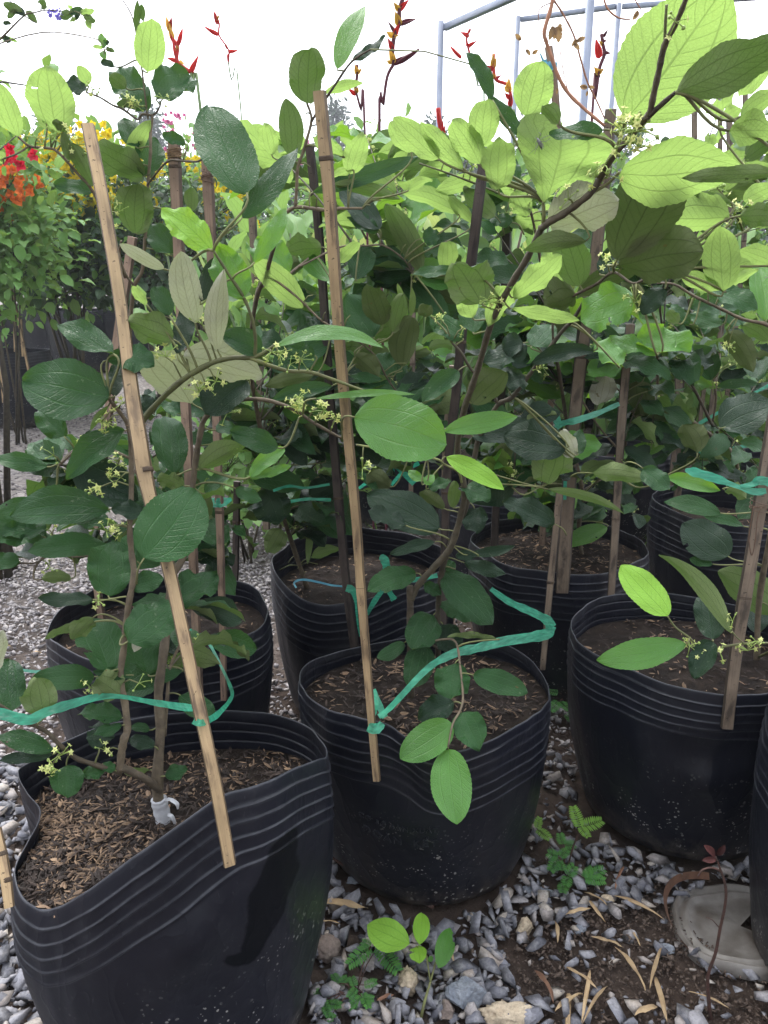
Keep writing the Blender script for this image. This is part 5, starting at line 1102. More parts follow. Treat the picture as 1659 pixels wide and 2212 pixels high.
# ---------------------------------------------------------------- small weeds
M['mimosa']=leafmat('mimosa_leaflet',(.05,.17,.06),(.09,.26,.05),(.16,.26,.12),(.2,.4,.08),.3,.5,vein=(.1,.25,.08),spec=.3)
M['mimosab']=leafmat('mimosa_leaflet_bright',(.17,.36,.06),(.22,.42,.07),(.25,.36,.14),(.35,.55,.1),.3,.5,vein=(.2,.4,.1),spec=.3)
def frond(mb,a,b,w,n=11,mi=0):
    ax=b-a; L=ax.length; d=ax/L; nn=Vector((rng.uniform(-.2,.2),-.45,1)).normalized(); nn=(nn-d*nn.dot(d)).normalized(); s=d.cross(nn)
    tube(mb,[a,a+ax*.5+nn*.001,b],.0004,4,.3,mi)
    for i in range(n):
        t=(i+.5)/n; p=a+ax*t; ln=w*(.55+.45*math.sin(math.pi*(t*.8+.15)))
        for sg in (-1,1):
            dd=(s*sg+d*(.25+.5*t*t)+nn*rng.uniform(-.05,.12)).normalized()
            leaf_geo(mb,p,p+dd*ln,nn+rv(.1),L/n*.46,'e',cup=.05,bow=0,wave=0,nv=5,nu=2,ser=0,tint=rng.random(),mi=mi)
def weed(label,fronds,root_,grp='fern-leaved weeds',m='mimosa'):
    g=gnd(*root_); e=empty('mimosa_weed',g,label,'weed',grp); fb=MB(); sb=MB()
    for (ax_,ay,bx,by,w,z,mi) in fronds:
        a=gnd(ax_,ay,z); b=gnd(bx,by,z+rng.uniform(-.004,.006)); frond(fb,a,b,w/FP*a.y*1.1,mi=mi); mid=g.lerp(a,.5)+Vector((0,0,.01)); tube(sb,[g,mid,a],[.0009,.0008,.0006],5,.5)
    fb.build('fronds',[M['mimosa'],M['mimosab']],e); sb.build('stem',M['redtwig'],e)
K=lambda x,y:(553+x/3,1711+y/3)
weed('fern-leaved weed with bright upper fronds between the lettered bag and the right bag',[
 (*m_(440,225),*m_(395,95),17,.05,1),(*m_(450,225),*m_(580,185),19,.05,1),(*m_(440,225),*m_(495,290),13,.05,1),(*m_(165,240),*m_(245,300),14,.04,1),(*m_(160,235),*m_(180,165),12,.04,1),
 (*m_(330,340),*m_(310,270),14,.03,0),(*m_(340,345),*m_(405,340),15,.03,0),(*m_(300,420),*m_(235,395),17,.035,0),(*m_(305,420),*m_(250,510),17,.03,0),(*m_(310,420),*m_(360,375),14,.035,0),(*m_(330,510),*m_(310,455),14,.03,0),
 (*m_(360,540),*m_(405,480),18,.025,0),(*m_(360,545),*m_(350,600),17,.02,0),(*m_(470,560),*m_(590,500),19,.02,0),(*m_(470,560),*m_(600,575),17,.02,0),(*m_(465,555),*m_(520,490),14,.02,0),(*m_(330,590),*m_(330,650),16,.015,0)],m_(340,560))
weed('fern-leaved weed left of the small seedling at the bottom',[(*K(740,1000),*K(600,1120),22,.035,0),(*K(745,1000),*K(690,970),14,.035,0),(*K(790,1000),*K(920,1160),25,.035,0),(*K(540,1240),*K(500,1180),14,.02,0),(*K(545,1240),*K(590,1200),14,.02,0),
 (*K(640,1260),*K(620,1200),14,.02,0),(*K(650,1270),*K(600,1330),13,.02,0),(*K(700,1250),*K(780,1230),13,.02,0),(*K(690,1300),*K(730,1400),15,.015,0),(*K(680,1330),*K(600,1400),15,.015,0),(*K(690,1340),*K(760,1340),13,.015,0),
 (*K(440,1330),*K(390,1290),14,.015,0),(*K(440,1340),*K(470,1450),15,.012,0),(*K(470,1370),*K(550,1380),14,.012,0),(*K(450,1350),*K(400,1360),12,.012,0),(*K(500,1430),*K(480,1500),13,.01,0)],K(640,1330))
def i_(x,y): return (1106+x/3,1002+y/3)
weed('fern-leaved weed in the shade between the two bags, behind the bright one',[(*i_(330,1440),*i_(245,1385),12,.05,0),(*i_(330,1440),*i_(300,1390),12,.05,0),(*i_(340,1440),*i_(440,1390),14,.05,0),(*i_(300,1480),*i_(240,1470),14,.04,0),(*i_(360,1480),*i_(440,1460),14,.04,0),(*i_(300,1540),*i_(250,1600),14,.03,0),(*i_(310,1540),*i_(380,1600),16,.03,0),(*i_(400,1560),*i_(440,1640),12,.03,0),(*i_(350,1620),*i_(420,1680),12,.02,0)],i_(340,1560))
def seedling():
    g=gnd(*K(1060,1500)); e=empty('seedling',g,'small seedling with yellow-green oval leaves on the gravel','seedling'); sb=MB()
    top=gnd(*K(1130,1230),z=.035); hub=gnd(*K(1105,1060),z=.055); hub2=gnd(*K(1035,995),z=.062)
    tube(sb,[g,g.lerp(top,.5)+Vector((0,0,.004)),top],[.0022,.0017,.0014],7,.5); tube(sb,[top,hub],.0011,6,.5); tube(sb,[hub,hub2],.0009,6,.5); tube(sb,[top,gnd(*K(1165,1100),z=.05)],.0012,6,.5)
    sb.build('stem',M['twig'],e)
    for (a,b,w,z,mk) in [(K(995,985),K(720,860),64,.064,'young'),(K(1060,990),K(1075,778),35,.066,'young'),(K(1050,995),K(1058,1115),35,.060,'young'),(K(1180,1140),K(1255,880),40,.055,'green'),(K(1120,1100),K(1140,1060),10,.05,'green')]:
        mb=MB(); A=gnd(*a,z=z); B=gnd(*b,z=z+.004); leaf_geo(mb,A,B,Vector((rng.uniform(-.2,.2),-.5,1)),w/2/FP*A.y*1.35,'e',cup=.10,bow=.05,wave=.05,nv=22,nu=8,ser=0); mb.build('leaf',M[mk],e)
seedling()
def sprout():
    g=gnd(*m_(1275,1500)); e=empty('red_sprout',g,'thin dark red sprout with a curled tip and three small leaves','sprout')
    Yt=g.y+.01; P=[(*m_(1290,1500),.0042),(*m_(1270,1290),.0038),(*m_(1275,1170),.0034),(*m_(1320,1040),.003),(*m_(1350,880),.0028),(*m_(1380,740),.0026),(*m_(1385,620),.0025),(*m_(1350,500),.002),(*m_(1320,420),.0013)]
    L=[(*at(p[0],p[1],Yt-.012*i/8),p[2]*.6) for i,p in enumerate(P)]; Q=catmull(L,4); sb=MB(); tube(sb,[Vector(q[:3]) for q in Q],[q[3] for q in Q],7,.5)
    c2=[at(*m_(x,y),Yt-.01) for x,y in ((1375,560),(1345,510),(1290,490),(1235,505),(1205,545))]; tube(sb,[Vector(q) for q in catmull(c2,4)],[.0011]*17,6,.7)
    tube(sb,[at(*m_(1345,880),Yt),at(*m_(1300,830),Yt+.005),at(*m_(1255,810),Yt+.01)],[.0008,.0006,.0003],5,.5)
    sb.build('stem',M['redtwig'],e)
    for a,b in (((1318,415),(1245,345)),((1325,435),(1232,440)),((1328,410),(1380,342))):
        mb=MB(); A=at(*m_(*a),Yt-.012); B=at(*m_(*b),Yt-.012); leaf_geo(mb,A,B,Vector((.1,-.6,.8)),(B-A).length*.23,'e',cup=.3,nv=12,nu=4,ser=.03); mb.build('leaf',M['redleaf'],e)
M['redleaf']=plain('dark_red_leaf',(.045,.013,.012),(.03,.010,.009),150,.6,.3,spec=.15)
sprout()
# grass blades behind the bags
M['grass']=plain('grass_blade',(.16,.30,.06),(.10,.20,.04),20,.5,0,trans=(.3,.5,.08),tr=.3)
gb=MB(); r=random.Random(5)
for cx_,cy__,n,h in [(gnd(1240,1160).x,gnd(1240,1160).y,26,.10),(gnd(1330,1120).x,gnd(1330,1120).y,30,.12),(gnd(1420,1200).x,gnd(1420,1200).y,26,.12),(gnd(560,1310).x,gnd(560,1310).y,9,.06),(gnd(840,1130).x,gnd(840,1130).y,18,.07),(gnd(640,1130).x,gnd(640,1130).y,12,.08),(gnd(1180,1120).x,gnd(1180,1120).y,16,.08),(gnd(1100,1080).x,gnd(1100,1080).y,22,.1),(gnd(1330,1250).x,gnd(1330,1250).y,10,.09),(gnd(100,780).x,gnd(100,780).y,14,.2)]:
    for k in range(n):
        b=Vector((cx_+r.gauss(0,.06),cy__+r.gauss(0,.06),0)); d=Vector((r.gauss(0,.5),r.gauss(0,.5),1)).normalized()*h*r.uniform(.5,1.2)
        leaf_geo(gb,b,b+d,Vector((r.gauss(0,1),-1,.2)).normalized(),.0022,'e',cup=.3,bow=.08,nv=6,nu=2,ser=0,tint=r.random())
tag(gb.build('grass',M['grass'],None,loc=(0,0,0)),kind='stuff')
# ---------------------------------------------------------------- background plants
M['canna']=leafmat('long_leaf',(.07,.19,.05),(.12,.25,.06),(.20,.30,.12),(.32,.52,.12),.34,.42,vein=(.35,.42,.14))
M['variegated']=leafmat('variegated_leaf',(.34,.40,.12),(.16,.30,.06),(.42,.45,.18),(.50,.60,.18),.35,.45,vein=(.5,.5,.25))
M['shrubleaf']=leafmat('shrub_leaf',(.06,.18,.035),(.11,.26,.05),(.16,.26,.09),(.3,.5,.08),.3,.45)
M['shrubdark']=leafmat('dark_shrub_leaf',(.014,.04,.020),(.03,.075,.03),(.08,.12,.06),(.1,.2,.05),.15,.4)
M['fartree']=plain('far_foliage',(.07,.11,.06),(.04,.07,.045),1.5,.8,0,spec=.1)
M['caneG']=plain('green_stalk',(.16,.25,.08),(.10,.15,.06),30,.5)
def petals(name,c,tr=.35): return plain(name,c,tuple(x*.75 for x in c),60,.55,0,trans=c,tr=tr)
M['yellow']=petals('yellow_petals',(.82,.66,.02)); M['orange']=petals('orange_petals',(.80,.20,.03)); M['redp']=petals('crimson_petals',(.65,.02,.05)); M['pinkp']=petals('pink_petals',(.70,.18,.38)); M['violet']=petals('violet_petals',(.22,.18,.62))
M['bractred']=petals('red_bract',(.62,.035,.03),.25); M['bractyel']=petals('yellow_bract',(.80,.50,.08),.25); M['bractdark']=petals('dark_bract',(.12,.025,.04),.15)
def copytree(o,parent=None):
    c=o.copy(); COL.objects.link(c)
    if parent: c.parent=parent
    for ch in list(o.children): copytree(ch,c)
    return c
def heliconia(seed,mk):
    r=random.Random(seed); e=empty('heliconia',(0,0,0)); sb=MB(); fb=MB()
    for k in range(9):
        b=Vector((r.gauss(0,.10),r.gauss(0,.10),0)); H=r.uniform(.8,1.25); tpp=b+Vector((r.gauss(0,.10),r.gauss(0,.10),H))
        tube(sb,[b,b.lerp(tpp,.5)+Vector((r.gauss(0,.01),0,0)),tpp],[.009,.007,.004],6,r.random())
        for j in range(5):
            t=.35+.16*j; p=b.lerp(tpp,t); a=r.uniform(0,6.28); el=r.uniform(.7,1.25); L=r.uniform(.20,.36)
            d=Vector((math.cos(a)*math.cos(el),math.sin(a)*math.cos(el),math.sin(el))); n=Vector((-math.cos(a)*math.sin(el),-math.sin(a)*math.sin(el),math.cos(el)))
            leaf_geo(fb,p,p+d*L,n+rv(.15),L*r.uniform(.13,.19),'e',cup=.3,bow=-.05 if r.random()<.3 else .08,wave=.12,twist=r.uniform(-.8,.8),nv=12,nu=4,ser=0,tint=r.random())
    sb.build('stalk',M['caneG'],e); fb.build('foliage',M[mk],e); return e
HP=[heliconia(31+i,['canna','canna','variegated','canna'][i]) for i in range(4)]
HO=[]
hs=[]
ORD=['first','second','third','fourth','fifth','sixth','seventh','eighth','ninth','tenth','eleventh','twelfth']
ROW=['nearest','second','third','farthest']
r=random.Random(77)
for i in range(34):
    Y=3.0+(i%4)*.45+r.uniform(-.15,.15); px=470+ (i/34)*1260+r.uniform(-40,40)
    hs.append((at(px,600,Y).x,Y))
for i,(x,y) in enumerate(hs):
    o=HP[i%4] if i<4 else copytree(HP[i%4]); o.location=(x,y,0); o.rotation_euler=(0,0,r.uniform(0,6.28)); s=r.uniform(.72,.98); o.scale=(s,s,s*.88)
    HO.append((i%4,proj(Vector((x,y,.8)))[0],o))
for rw in range(4):
    for k,(_,_,o) in enumerate(sorted([h for h in HO if h[0]==rw],key=lambda h:h[1])): tag(o,ORD[k]+' heliconia from the left in the '+ROW[rw]+' row, '+('cream-striped leaves' if rw==2 else 'plain green leaves'),'heliconia','heliconias in the stand behind the saplings')
def spray(name,label,P,Y,rr,bracts,stem=None,dark=False):
    """hanging or upright heliconia flower: zigzag rachis with pointed boat-shaped bracts"""
    pts=[at(x,y,Y) for x,y in P]; e=empty(name,pts[-1] if stem is None else at(*stem[-1],Y),label,'flower spike','heliconia flowers against the sky'); 
    rb=MB(); rr*=1.6; Q=[Vector(q) for q in catmull(pts,4)]; tube(rb,Q,rr,6,.5)
    rb.build('rachis',M['bractdark' if dark else 'bractred'],e)
    if stem:
        sb=MB(); st=[pts[-1]]+[at(x,y,Y) for x,y in stem]; 
        st.append(Vector((st[-1].x+.02,st[-1].y,.0))); tube(sb,[Vector(q) for q in catmull(st,4)],rr*.8,6,.5); sb.build('stalk',M['bractdark' if dark else 'caneG'],e); 
    for (ax_,ay,bx,by,w,c) in bracts:
        A=at(ax_,ay,Y); B=at(bx,by,Y-.01); mb=MB(); n=(CAM-A).normalized()+Vector((0,0,.4)); hw=w/2/FP*Y
        leaf_geo(mb,A,B,n,hw*.8,'b',cup=.9,bow=-.06,wave=.05,nv=14,nu=6,ser=0,tint=rng.random()); leaf_geo(mb,A,B,-n,hw*.6,'b',cup=.9,bow=-.08,nv=14,nu=6,ser=0,tint=rng.random())
        mb.build('bract',M[{'r':'bractred','y':'bractyel','d':'bractdark'}[c]],e)
def a3(x,y): return (x/3,y/3)
def b3(x,y): return (553+x/3,y/3)
def c3(x,y): return (1106+x/3,y/3)
def BR(f,*L): return [(*f(a,b),*f(c,d),w,k) for a,b,c,d,w,k in L]
spray('heliconia_flower','red and yellow heliconia flower between the light round leaf and the dark leaf',[a3(*q) for q in ((1100,150),(1110,240),(1150,300),(1150,400),(1240,470))],2.6,.0035,
 BR(a3,(1100,190,1112,105,12,'r'),(1105,210,1075,100,14,'y'),(1120,260,1090,150,14,'y'),(1150,300,1185,175,11,'r'),(1150,400,1070,370,9,'r'),(1150,330,1145,290,10,'y'),(1160,400,1200,420,9,'y'),(1235,475,1290,350,14,'r'),(1140,380,1110,230,8,'r')),[a3(1245,600),a3(1300,720)])
spray('heliconia_flower','small pale red heliconia spike highest against the white sky',[a3(*q) for q in ((1390,80),(1420,150),(1420,230),(1480,320),(1480,400))],3.2,.002,
 BR(a3,(1410,160,1380,65,11,'r'),(1415,230,1320,170,12,'r'),(1400,130,1425,95,8,'y'),(1480,340,1545,325,10,'r'),(1480,350,1475,415,8,'r'),(1475,320,1450,270,6,'r')),[a3(1500,520),a3(1560,700)])
spray('heliconia_flower','large dark-tailed heliconia flower on a long curved stalk',[b3(*q) for q in ((970,-60),(930,60),(930,150),(900,220),(885,320),(890,420))],1.9,.0028,
 BR(b3,(930,70,1000,-10,12,'r'),(925,70,890,10,14,'y'),(930,160,1050,120,11,'d'),(925,170,900,70,18,'y'),(905,220,850,130,9,'d'),(890,240,840,200,14,'y'),(885,240,930,225,8,'y'),(905,225,930,150,14,'r'),(885,330,850,240,14,'r'),(885,420,1075,305,17,'d'),(890,405,860,315,18,'y'),(880,410,840,390,10,'y'),(890,405,900,350,10,'y')),[b3(850,500),b3(825,680),b3(800,950)],dark=True)
spray('heliconia_flower','short heliconia flower right of the stake top with a dark red bract',[b3(*q) for q in ((655,420),(655,490),(645,570),(650,600))],2.1,.0022,
 BR(b3,(655,480,640,415,14,'y'),(655,480,690,440,10,'y'),(650,615,590,570,12,'r'),(655,600,630,560,8,'y'),(655,600,660,560,9,'y')),[b3(680,720),b3(705,860)],dark=True)
spray('heliconia_flower','pinkish heliconia spike beside the metal post',[b3(*q) for q in ((1385,190),(1365,250),(1375,310),(1400,400))],3.0,.0022,
 BR(b3,(1380,240,1320,205,10,'r'),(1380,210,1395,180,7,'r'),(1370,310,1437,262,10,'r'),(1330,380,1250,290,10,'r'),(1370,300,1365,260,8,'r')),[b3(1440,560),b3(1480,800)])
spray('heliconia_flower','orange-yellow heliconia flower left of the heart-shaped leaf',[b3(*q) for q in ((1540,350),(1540,450),(1560,520),(1640,560),(1650,690))],2.8,.0032,
 BR(b3,(1535,450,1560,365,12,'y'),(1540,460,1485,420,10,'r'),(1530,440,1540,340,12,'y'),(1545,520,1590,485,10,'r'),(1545,510,1540,470,10,'y'),(1640,600,1640,500,18,'y'),(1640,590,1605,560,16,'y'),(1645,690,1659,600,14,'r'),(1640,640,1610,600,12,'r')),[b3(1660,800),b3(1670,950)])
spray('heliconia_flower','drooping red and yellow heliconia flower low among the leaves',[b3(*q) for q in ((1180,700),(1190,790),(1210,880),(1240,960),(1265,1060))],2.3,.004,
 BR(b3,(1200,860,1180,710,14,'r'),(1220,940,1150,850,15,'r'),(1240,960,1215,850,18,'r'),(1245,1000,1195,910,22,'y'),(1262,1070,1235,950,22,'r'),(1210,880,1225,810,12,'r')),[b3(1290,1200)])
spray('heliconia_flower','withering heliconia flower with one bright red bract by the posts',[c3(*q) for q in ((580,220),(590,290),(600,350),(570,430),(560,500))],2.2,.0028,
 BR(c3,(565,380,540,240,20,'r'),(580,270,620,265,9,'d'),(590,340,650,345,9,'d'),(595,240,625,185,8,'d'),(560,480,600,440,12,'y'),(560,480,530,430,14,'y'),(590,300,560,260,8,'y')),[c3(540,640),c3(520,740)],dark=True)
# shrubs ------------------------------------------------------------------------
def shrub(name,label,cat,x,y,h,rx,z0,ntw,nl,size,mats,flower=None,nfl=0,fz=(.5,1),seed=1,group=None,trunkr=.012,ry=None,fsize=.02,spread=None,shape='o'):
    r=random.Random(seed); e=empty(name,(x,y,0),label,cat,group); sb=MB(); fb=MB(); ff=MB(); ry=ry or rx*.8; tips=[]
    for k in range(5):
        a=r.uniform(0,6.28); t1=Vector((x+math.cos(a)*rx*.35,y+math.sin(a)*ry*.35,z0+(h-z0)*r.uniform(.3,.7)))
        b=Vector((x+r.gauss(0,.03),y+r.gauss(0,.03),0)); tube(sb,[b,b.lerp(t1,.5)+rv(.04),t1],[trunkr,trunkr*.75,trunkr*.45],6,r.random())
        tips.append(t1)
    for k in range(ntw):
        u=Vector((r.gauss(0,1),r.gauss(0,1),r.gauss(0,1))).normalized()*r.uniform(.35,1)**.5
        q=1+.22*noise.noise(Vector((u.x*2+seed,u.y*2,u.z*2)))
        c=Vector((x+u.x*rx*q,y+u.y*ry*q,(z0+h)/2+u.z*(h-z0)/2*q)); s_=min(tips,key=lambda t:(t-c).length); tube(sb,[s_,s_.lerp(c,.5)+rv(.03),c],[trunkr*.3,trunkr*.2,trunkr*.1],4,r.random())
        for j in range(nl):
            p=c+Vector((r.gauss(0,1),r.gauss(0,1),r.gauss(0,1)))*size*.9; d=((p-c).normalized()+Vector((0,0,r.uniform(-.5,.4)))+rv(.3)).normalized(); L=size*r.uniform(.6,1.25)
            n=Vector((0,-.25,1))+rv(.6); mi=0 if len(mats)==1 or r.random()<.7 else 1
            leaf_geo(fb,p,p+d*L,n,L*.30,shape,cup=.3,bow=.08,wave=.1,nv=5,nu=2,ser=0,tint=r.random(),mi=mi)
        if flower and k<nfl:
            zz=z0+(h-z0)*r.uniform(*fz); c2=Vector((c.x,y-ry*r.uniform(.5,1.0),zz))
            for j in range(r.randint(4,9)):
                p=c2+Vector((r.gauss(0,1),r.gauss(0,.6),r.gauss(0,.7)))*fsize*1.6
                for m2 in range(5):
                    a=m2*1.256+r.random(); d=Vector((math.cos(a),-.6,math.sin(a))).normalized(); leaf_geo(ff,p,p+d*fsize,Vector((0,-1,.2))+rv(.2),fsize*.42,'e',cup=.4,nv=3,nu=2,ser=0,tint=r.random())
    sb.build('stem',M['darktwig'],e); o=fb.build('foliage',[M[k] for k in mats],e)
    if flower: o2=ff.build('blossoms',M[flower],e); o2['kind']='stuff'
    return e
def sx_(px,Y,py=600): return at(px,py,Y).x
shrub('flowering_shrub','leafy climber shrub with orange and red blossoms at the left edge','shrub',sx_(2,4.0),4.0,1.46,.30,.70,170,9,.07,['shrubleaf','canna'],'orange',34,(.50,.78),seed=2,fsize=.028,trunkr=.006)
shrub('flowering_shrub','crimson blossomed twigs reaching in at the left edge under the upper leaf','shrub',sx_(-70,2.2),2.2,1.50,.30,.9,26,6,.045,['shrubleaf'],'redp',9,(.30,.46),seed=4,fsize=.018)
shrub('flowering_shrub','bushy shrub topped with yellow blossoms left of the leaning stake','shrub',sx_(140,5.0),5.0,1.62,.62,.75,150,9,.075,['shrubleaf','canna'],'yellow',120,(.45,.92),seed=5,fsize=.028,ry=.4)
shrub('flowering_shrub','yellow blossomed shrub showing between the twine-topped stake and its neighbour','shrub',sx_(455,5.6),5.6,1.55,.5,.5,120,9,.075,['shrubleaf'],'yellow',34,(.55,1.0),seed=6,fsize=.026,ry=.4)
shrub('dark_shrub','dark dense shrub behind the leaning stake','shrub',sx_(330,5.0),5.0,1.40,.50,.60,260,12,.05,['shrubdark'],seed=7,ry=.35)
shrub('dark_shrub','dark broad-leaved shrub over the black bags on the left','shrub',sx_(140,4.8),4.8,1.28,.45,.70,150,10,.08,['shrubdark','shrubleaf'],seed=8,ry=.3,trunkr=.008)
shrub('flowering_shrub','low shrub with small pink blossoms right of the middle stake top','shrub',sx_(760,6.2),6.2,1.75,.5,.6,110,9,.07,['shrubleaf','canna'],'pinkp',7,(.8,.95),seed=9,fsize=.02)
shrub('flowering_shrub','pink blossomed shrub between the dark leaves left of centre','shrub',sx_(420,6.5),6.5,1.95,.20,.6,40,8,.06,['shrubleaf'],'pinkp',6,(.7,1.0),seed=10,fsize=.018)
shrub('leafy_weed','pale green leafy weed on the path below the middle saplings','weed',sx_(620,2.6,800),2.6,.62,.26,.10,60,8,.055,['canna'],seed=11,trunkr=.005)
shrub('leafy_weed','pale green weed low between the two stakes of the bag behind left','weed',sx_(520,2.3,900),2.3,.45,.14,.08,30,8,.05,['canna'],seed=12,trunkr=.004)
for i,(px,Y,h,sd,mt) in enumerate([(560,7.2,1.75,21,['shrubleaf']),(700,7.6,1.7,22,['shrubdark','shrubleaf']),(860,7.2,1.9,23,['shrubleaf']),(1020,7.6,1.9,24,['shrubdark','shrubleaf']),(1180,7.2,1.95,25,['shrubleaf']),(1340,7.5,1.8,26,['shrubdark','shrubleaf']),(1520,7.2,1.7,27,['shrubleaf']),(1700,7.4,1.8,28,['shrubleaf']),(-60,7.2,1.6,29,['shrubleaf']),(300,7.6,1.55,30,['shrubdark'])]):
    shrub('hedge_shrub',ORD[[1,3,4,5,6,7,8,9,0,2][i]+0 if 0 else sorted([560,700,860,1020,1180,1340,1520,1700,-60,300]).index(px)]+' from the left of the round green hedge shrubs behind the heliconias','shrub',sx_(px,Y),Y,h,.62,.1,95,9,.11,mt,seed=sd,group='hedge shrubs behind the heliconias',ry=.4)
# arching twig with small violet flowers, top left
du=Plant('duranta_shrub',(-1.5,2.0,0),'arching twigs with small dark leaves and a violet flower tuft at the top left','shrub')
du.raw([Vector((-1.5,2.0,0)),Vector((-1.45,2.0,.8)),Vector((-1.35,2.0,1.3)),at(-120,130,2.0)],[.012,.010,.007,.004])
du.branch([(-120,130,2.0,3),(-20,100,2.0,2.6),(5,80,2.0,2.2),(52,34,2.0,1.8),(75,27,2.0,1.5),(105,22,2.0,1.2),(150,26,2.0,1.0)])
du.branch([(52,34,2.0,1.5),(30,10,2.0,1.4),(0,-15,2.0,1.2)]); du.branch([(52,34,2,1.2),(70,45,2,1),(80,50,2,.8)])
du.leaves('''A 150 95 20 20 60 U; A 160 95 60 20 50 D; A 50 120 110 60 45 U; A 170 70 240 150 45 U; A 20 150 70 155 30 D; A 20 235 68 275 40 D; A 270 60 300 30 35 U; A 400 125 470 70 70 U; A 490 130 520 40 40 D; A 520 80 615 70 45 B; A 540 100 620 140 45 U; A 560 130 590 190 40 B; A 450 90 540 60 50 T; A 480 140 460 120 40 B; A 470 60 440 35 25 B; A 250 0 300 40 40 U''')
vt=MB()
for k in range(26):
    p=at(120+rng.uniform(-14,14),28+rng.uniform(-9,9),2.0+rng.uniform(-.01,.01)); leaf_geo(vt,p,p+rv(.008)+Vector((0,0,-.003)),Vector((0,-1,0))+rv(.4),.004,'e',nv=3,nu=2,ser=0,tint=rng.random())
vt.build('blossoms',M['violet'],du.root)['kind']='stuff'
du.branch([(-20,100,2.0,1.5),(90,70,1.9,1.4),(190,80,1.85,1.2),(222,95,1.85,1.0),(225,125,1.85,.9)])
du.leaves('''A 670 310 650 215 50 G; A 680 300 700 260 40 D; A 670 310 600 300 28 B; A 690 320 745 335 30 U; A 672 330 672 390 48 G; A 690 310 720 330 30 D''')
du.finish()
# ---------------------------------------------------------------- galvanised frames
M['steel']=plain('galvanised_steel',(.27,.30,.38),(.20,.23,.30),14,.45,.15,spec=.5,usetint=False); [setattr(n.inputs['Metallic'],'default_value',.35) for n in M['steel'].node_tree.nodes if n.type=='BSDF_PRINCIPLED']
def beam(mb,a,b,w):
    a=Vector(a);b=Vector(b);d=(b-a).normalized(); up=Vector((0,0,1)) if abs(d.z)<.8 else Vector((0,1,0)); s=d.cross(up).normalized()*w/2; t=s.cross(d).normalized()*w/2
    c=.82; o=[s*c+t,s+t*c,s-t*c,s*c-t,-s*c-t,-s-t*c,-s+t*c,-s*c+t]; vs=[a+q for q in o]+[b+q for q in o]
    mb.add(vs,[(k,(k+1)%8,8+(k+1)%8,8+k) for k in range(8)]+[tuple(range(8))[::-1],tuple(range(8,16))],None,.5)
def frame(label,posts,beams_,w):
    e=empty('metal_frame',(posts[0][0],posts[0][1],0),label,'frame','galvanised frames of the plant shelter')
    for (x,y,z) in posts:
        mb=MB(); beam(mb,(x,y,0),(x,y,z),w); mb.build('post',M['steel'],e)
    for a,b in beams_:
        mb=MB(); beam(mb,a,b,w); mb.build('beam',M['steel'],e)
p0=at(952,55,5.2); p1_=at(1281,-85,4.2); z0=p0.z
frame('nearer galvanised frame, its corner over the gap left of the orange flower',[(p0.x,p0.y,z0+.02),(p1_.x,p1_.y,z0+.02)],[((p0.x+.024,p0.y,z0-.01),(p1_.x-.024,p1_.y,z0-.01)),],.034)
q0=at(1119,42,6.6); q1=at(1338,-5,6.3)
frame('farther galvanised frame with a slimmer corner post',[(q0.x,q0.y,q0.z+.02),(q1.x,q1.y,q0.z+.02)],[((q0.x+.022,q0.y,q0.z),(q1.x-.022,q1.y,q0.z)),((q1.x+.022,q1.y,q0.z),(q1.x+2.2,q1.y-.5,q0.z))],.032)
# reddish vine hanging over from the frame
vn=Plant('climbing_vine',(at(1306,270,1.3).x,1.3,.9),'reddish vine stems with small lobed brown leaves hanging in front of the posts','vine')
vn.branch([(1200,-40,1.3,3.0),(1192,10,1.3,3.0),(1176,67,1.3,3.0),(1180,90,1.3,2.8),(1189,117,1.3,2.8),(1206,165,1.3,2.8),(1229,203,1.3,2.8),(1262,235,1.29,2.5),(1306,272,1.28,2.2)])
vn.branch([(1196,0,1.3,1.5),(1216,30,1.3,1.4),(1239,75,1.3,1.4),(1255,130,1.3,1.4),(1269,177,1.3,1.4),(1290,220,1.3,1.2),(1309,263,1.29,1.1)])
vn.branch([(1192,5,1.3,.9),(1165,20,1.3,.8),(1163,50,1.3,.6),(1155,80,1.3,.4)]); vn.branch([(1210,110,1.3,.7),(1218,160,1.3,.7),(1229,203,1.3,.6)]); vn.branch([(1300,-30,1.3,1.2),(1310,15,1.3,1.4),(1335,38,1.3,1.3),(1362,42,1.3,.9)])
vn.branch([(1360,-20,1.3,1),(1375,5,1.3,.9),(1385,22,1.3,.7)]); vn.branch([(1229,203,1.3,.8),(1222,195,1.3,.7),(1214,190,1.3,.5)])
M['vleaf']=plain('bronze_vine_leaf',(.24,.15,.07),(.15,.09,.045),60,.5,0,trans=(.42,.26,.10),tr=.35)
vl=MB()
for (ax_,ay,bx,by) in [(270,170,240,260),(290,170,300,280),(300,160,330,200),(400,280,440,320),(420,270,475,240),(430,260,385,300),(490,570,435,560),(495,560,535,570),(490,590,480,625),(300,570,290,610),(820,70,780,130),(815,70,800,110),(60,260,20,220),(90,320,120,360),(130,350,170,320)]:
    A=at(*c3(ax_,ay),1.29); B=at(*c3(bx,by),1.29); L=(B-A).length
    leaf_geo(vl,A,B,(CAM-A).normalized()+rv(.4),L*.28,'l',cup=.2,nv=10,nu=4,ser=.12,tint=rng.random())
    s=Vector((rng.uniform(-1,1),0,rng.uniform(-1,1)))*L*.4; leaf_geo(vl,A,A+(B-A)*.55+s,(CAM-A).normalized()+rv(.4),L*.15,'l',nv=6,nu=2,ser=.1,tint=rng.random())
vl.build('foliage',M['vleaf'],vn.root); vn.finish([M['vstem'] if 'vstem' in M else plain('red_vine_bark',(.34,.16,.09),(.22,.10,.06),60,.6,.3),M['twig'],M['darktwig']])
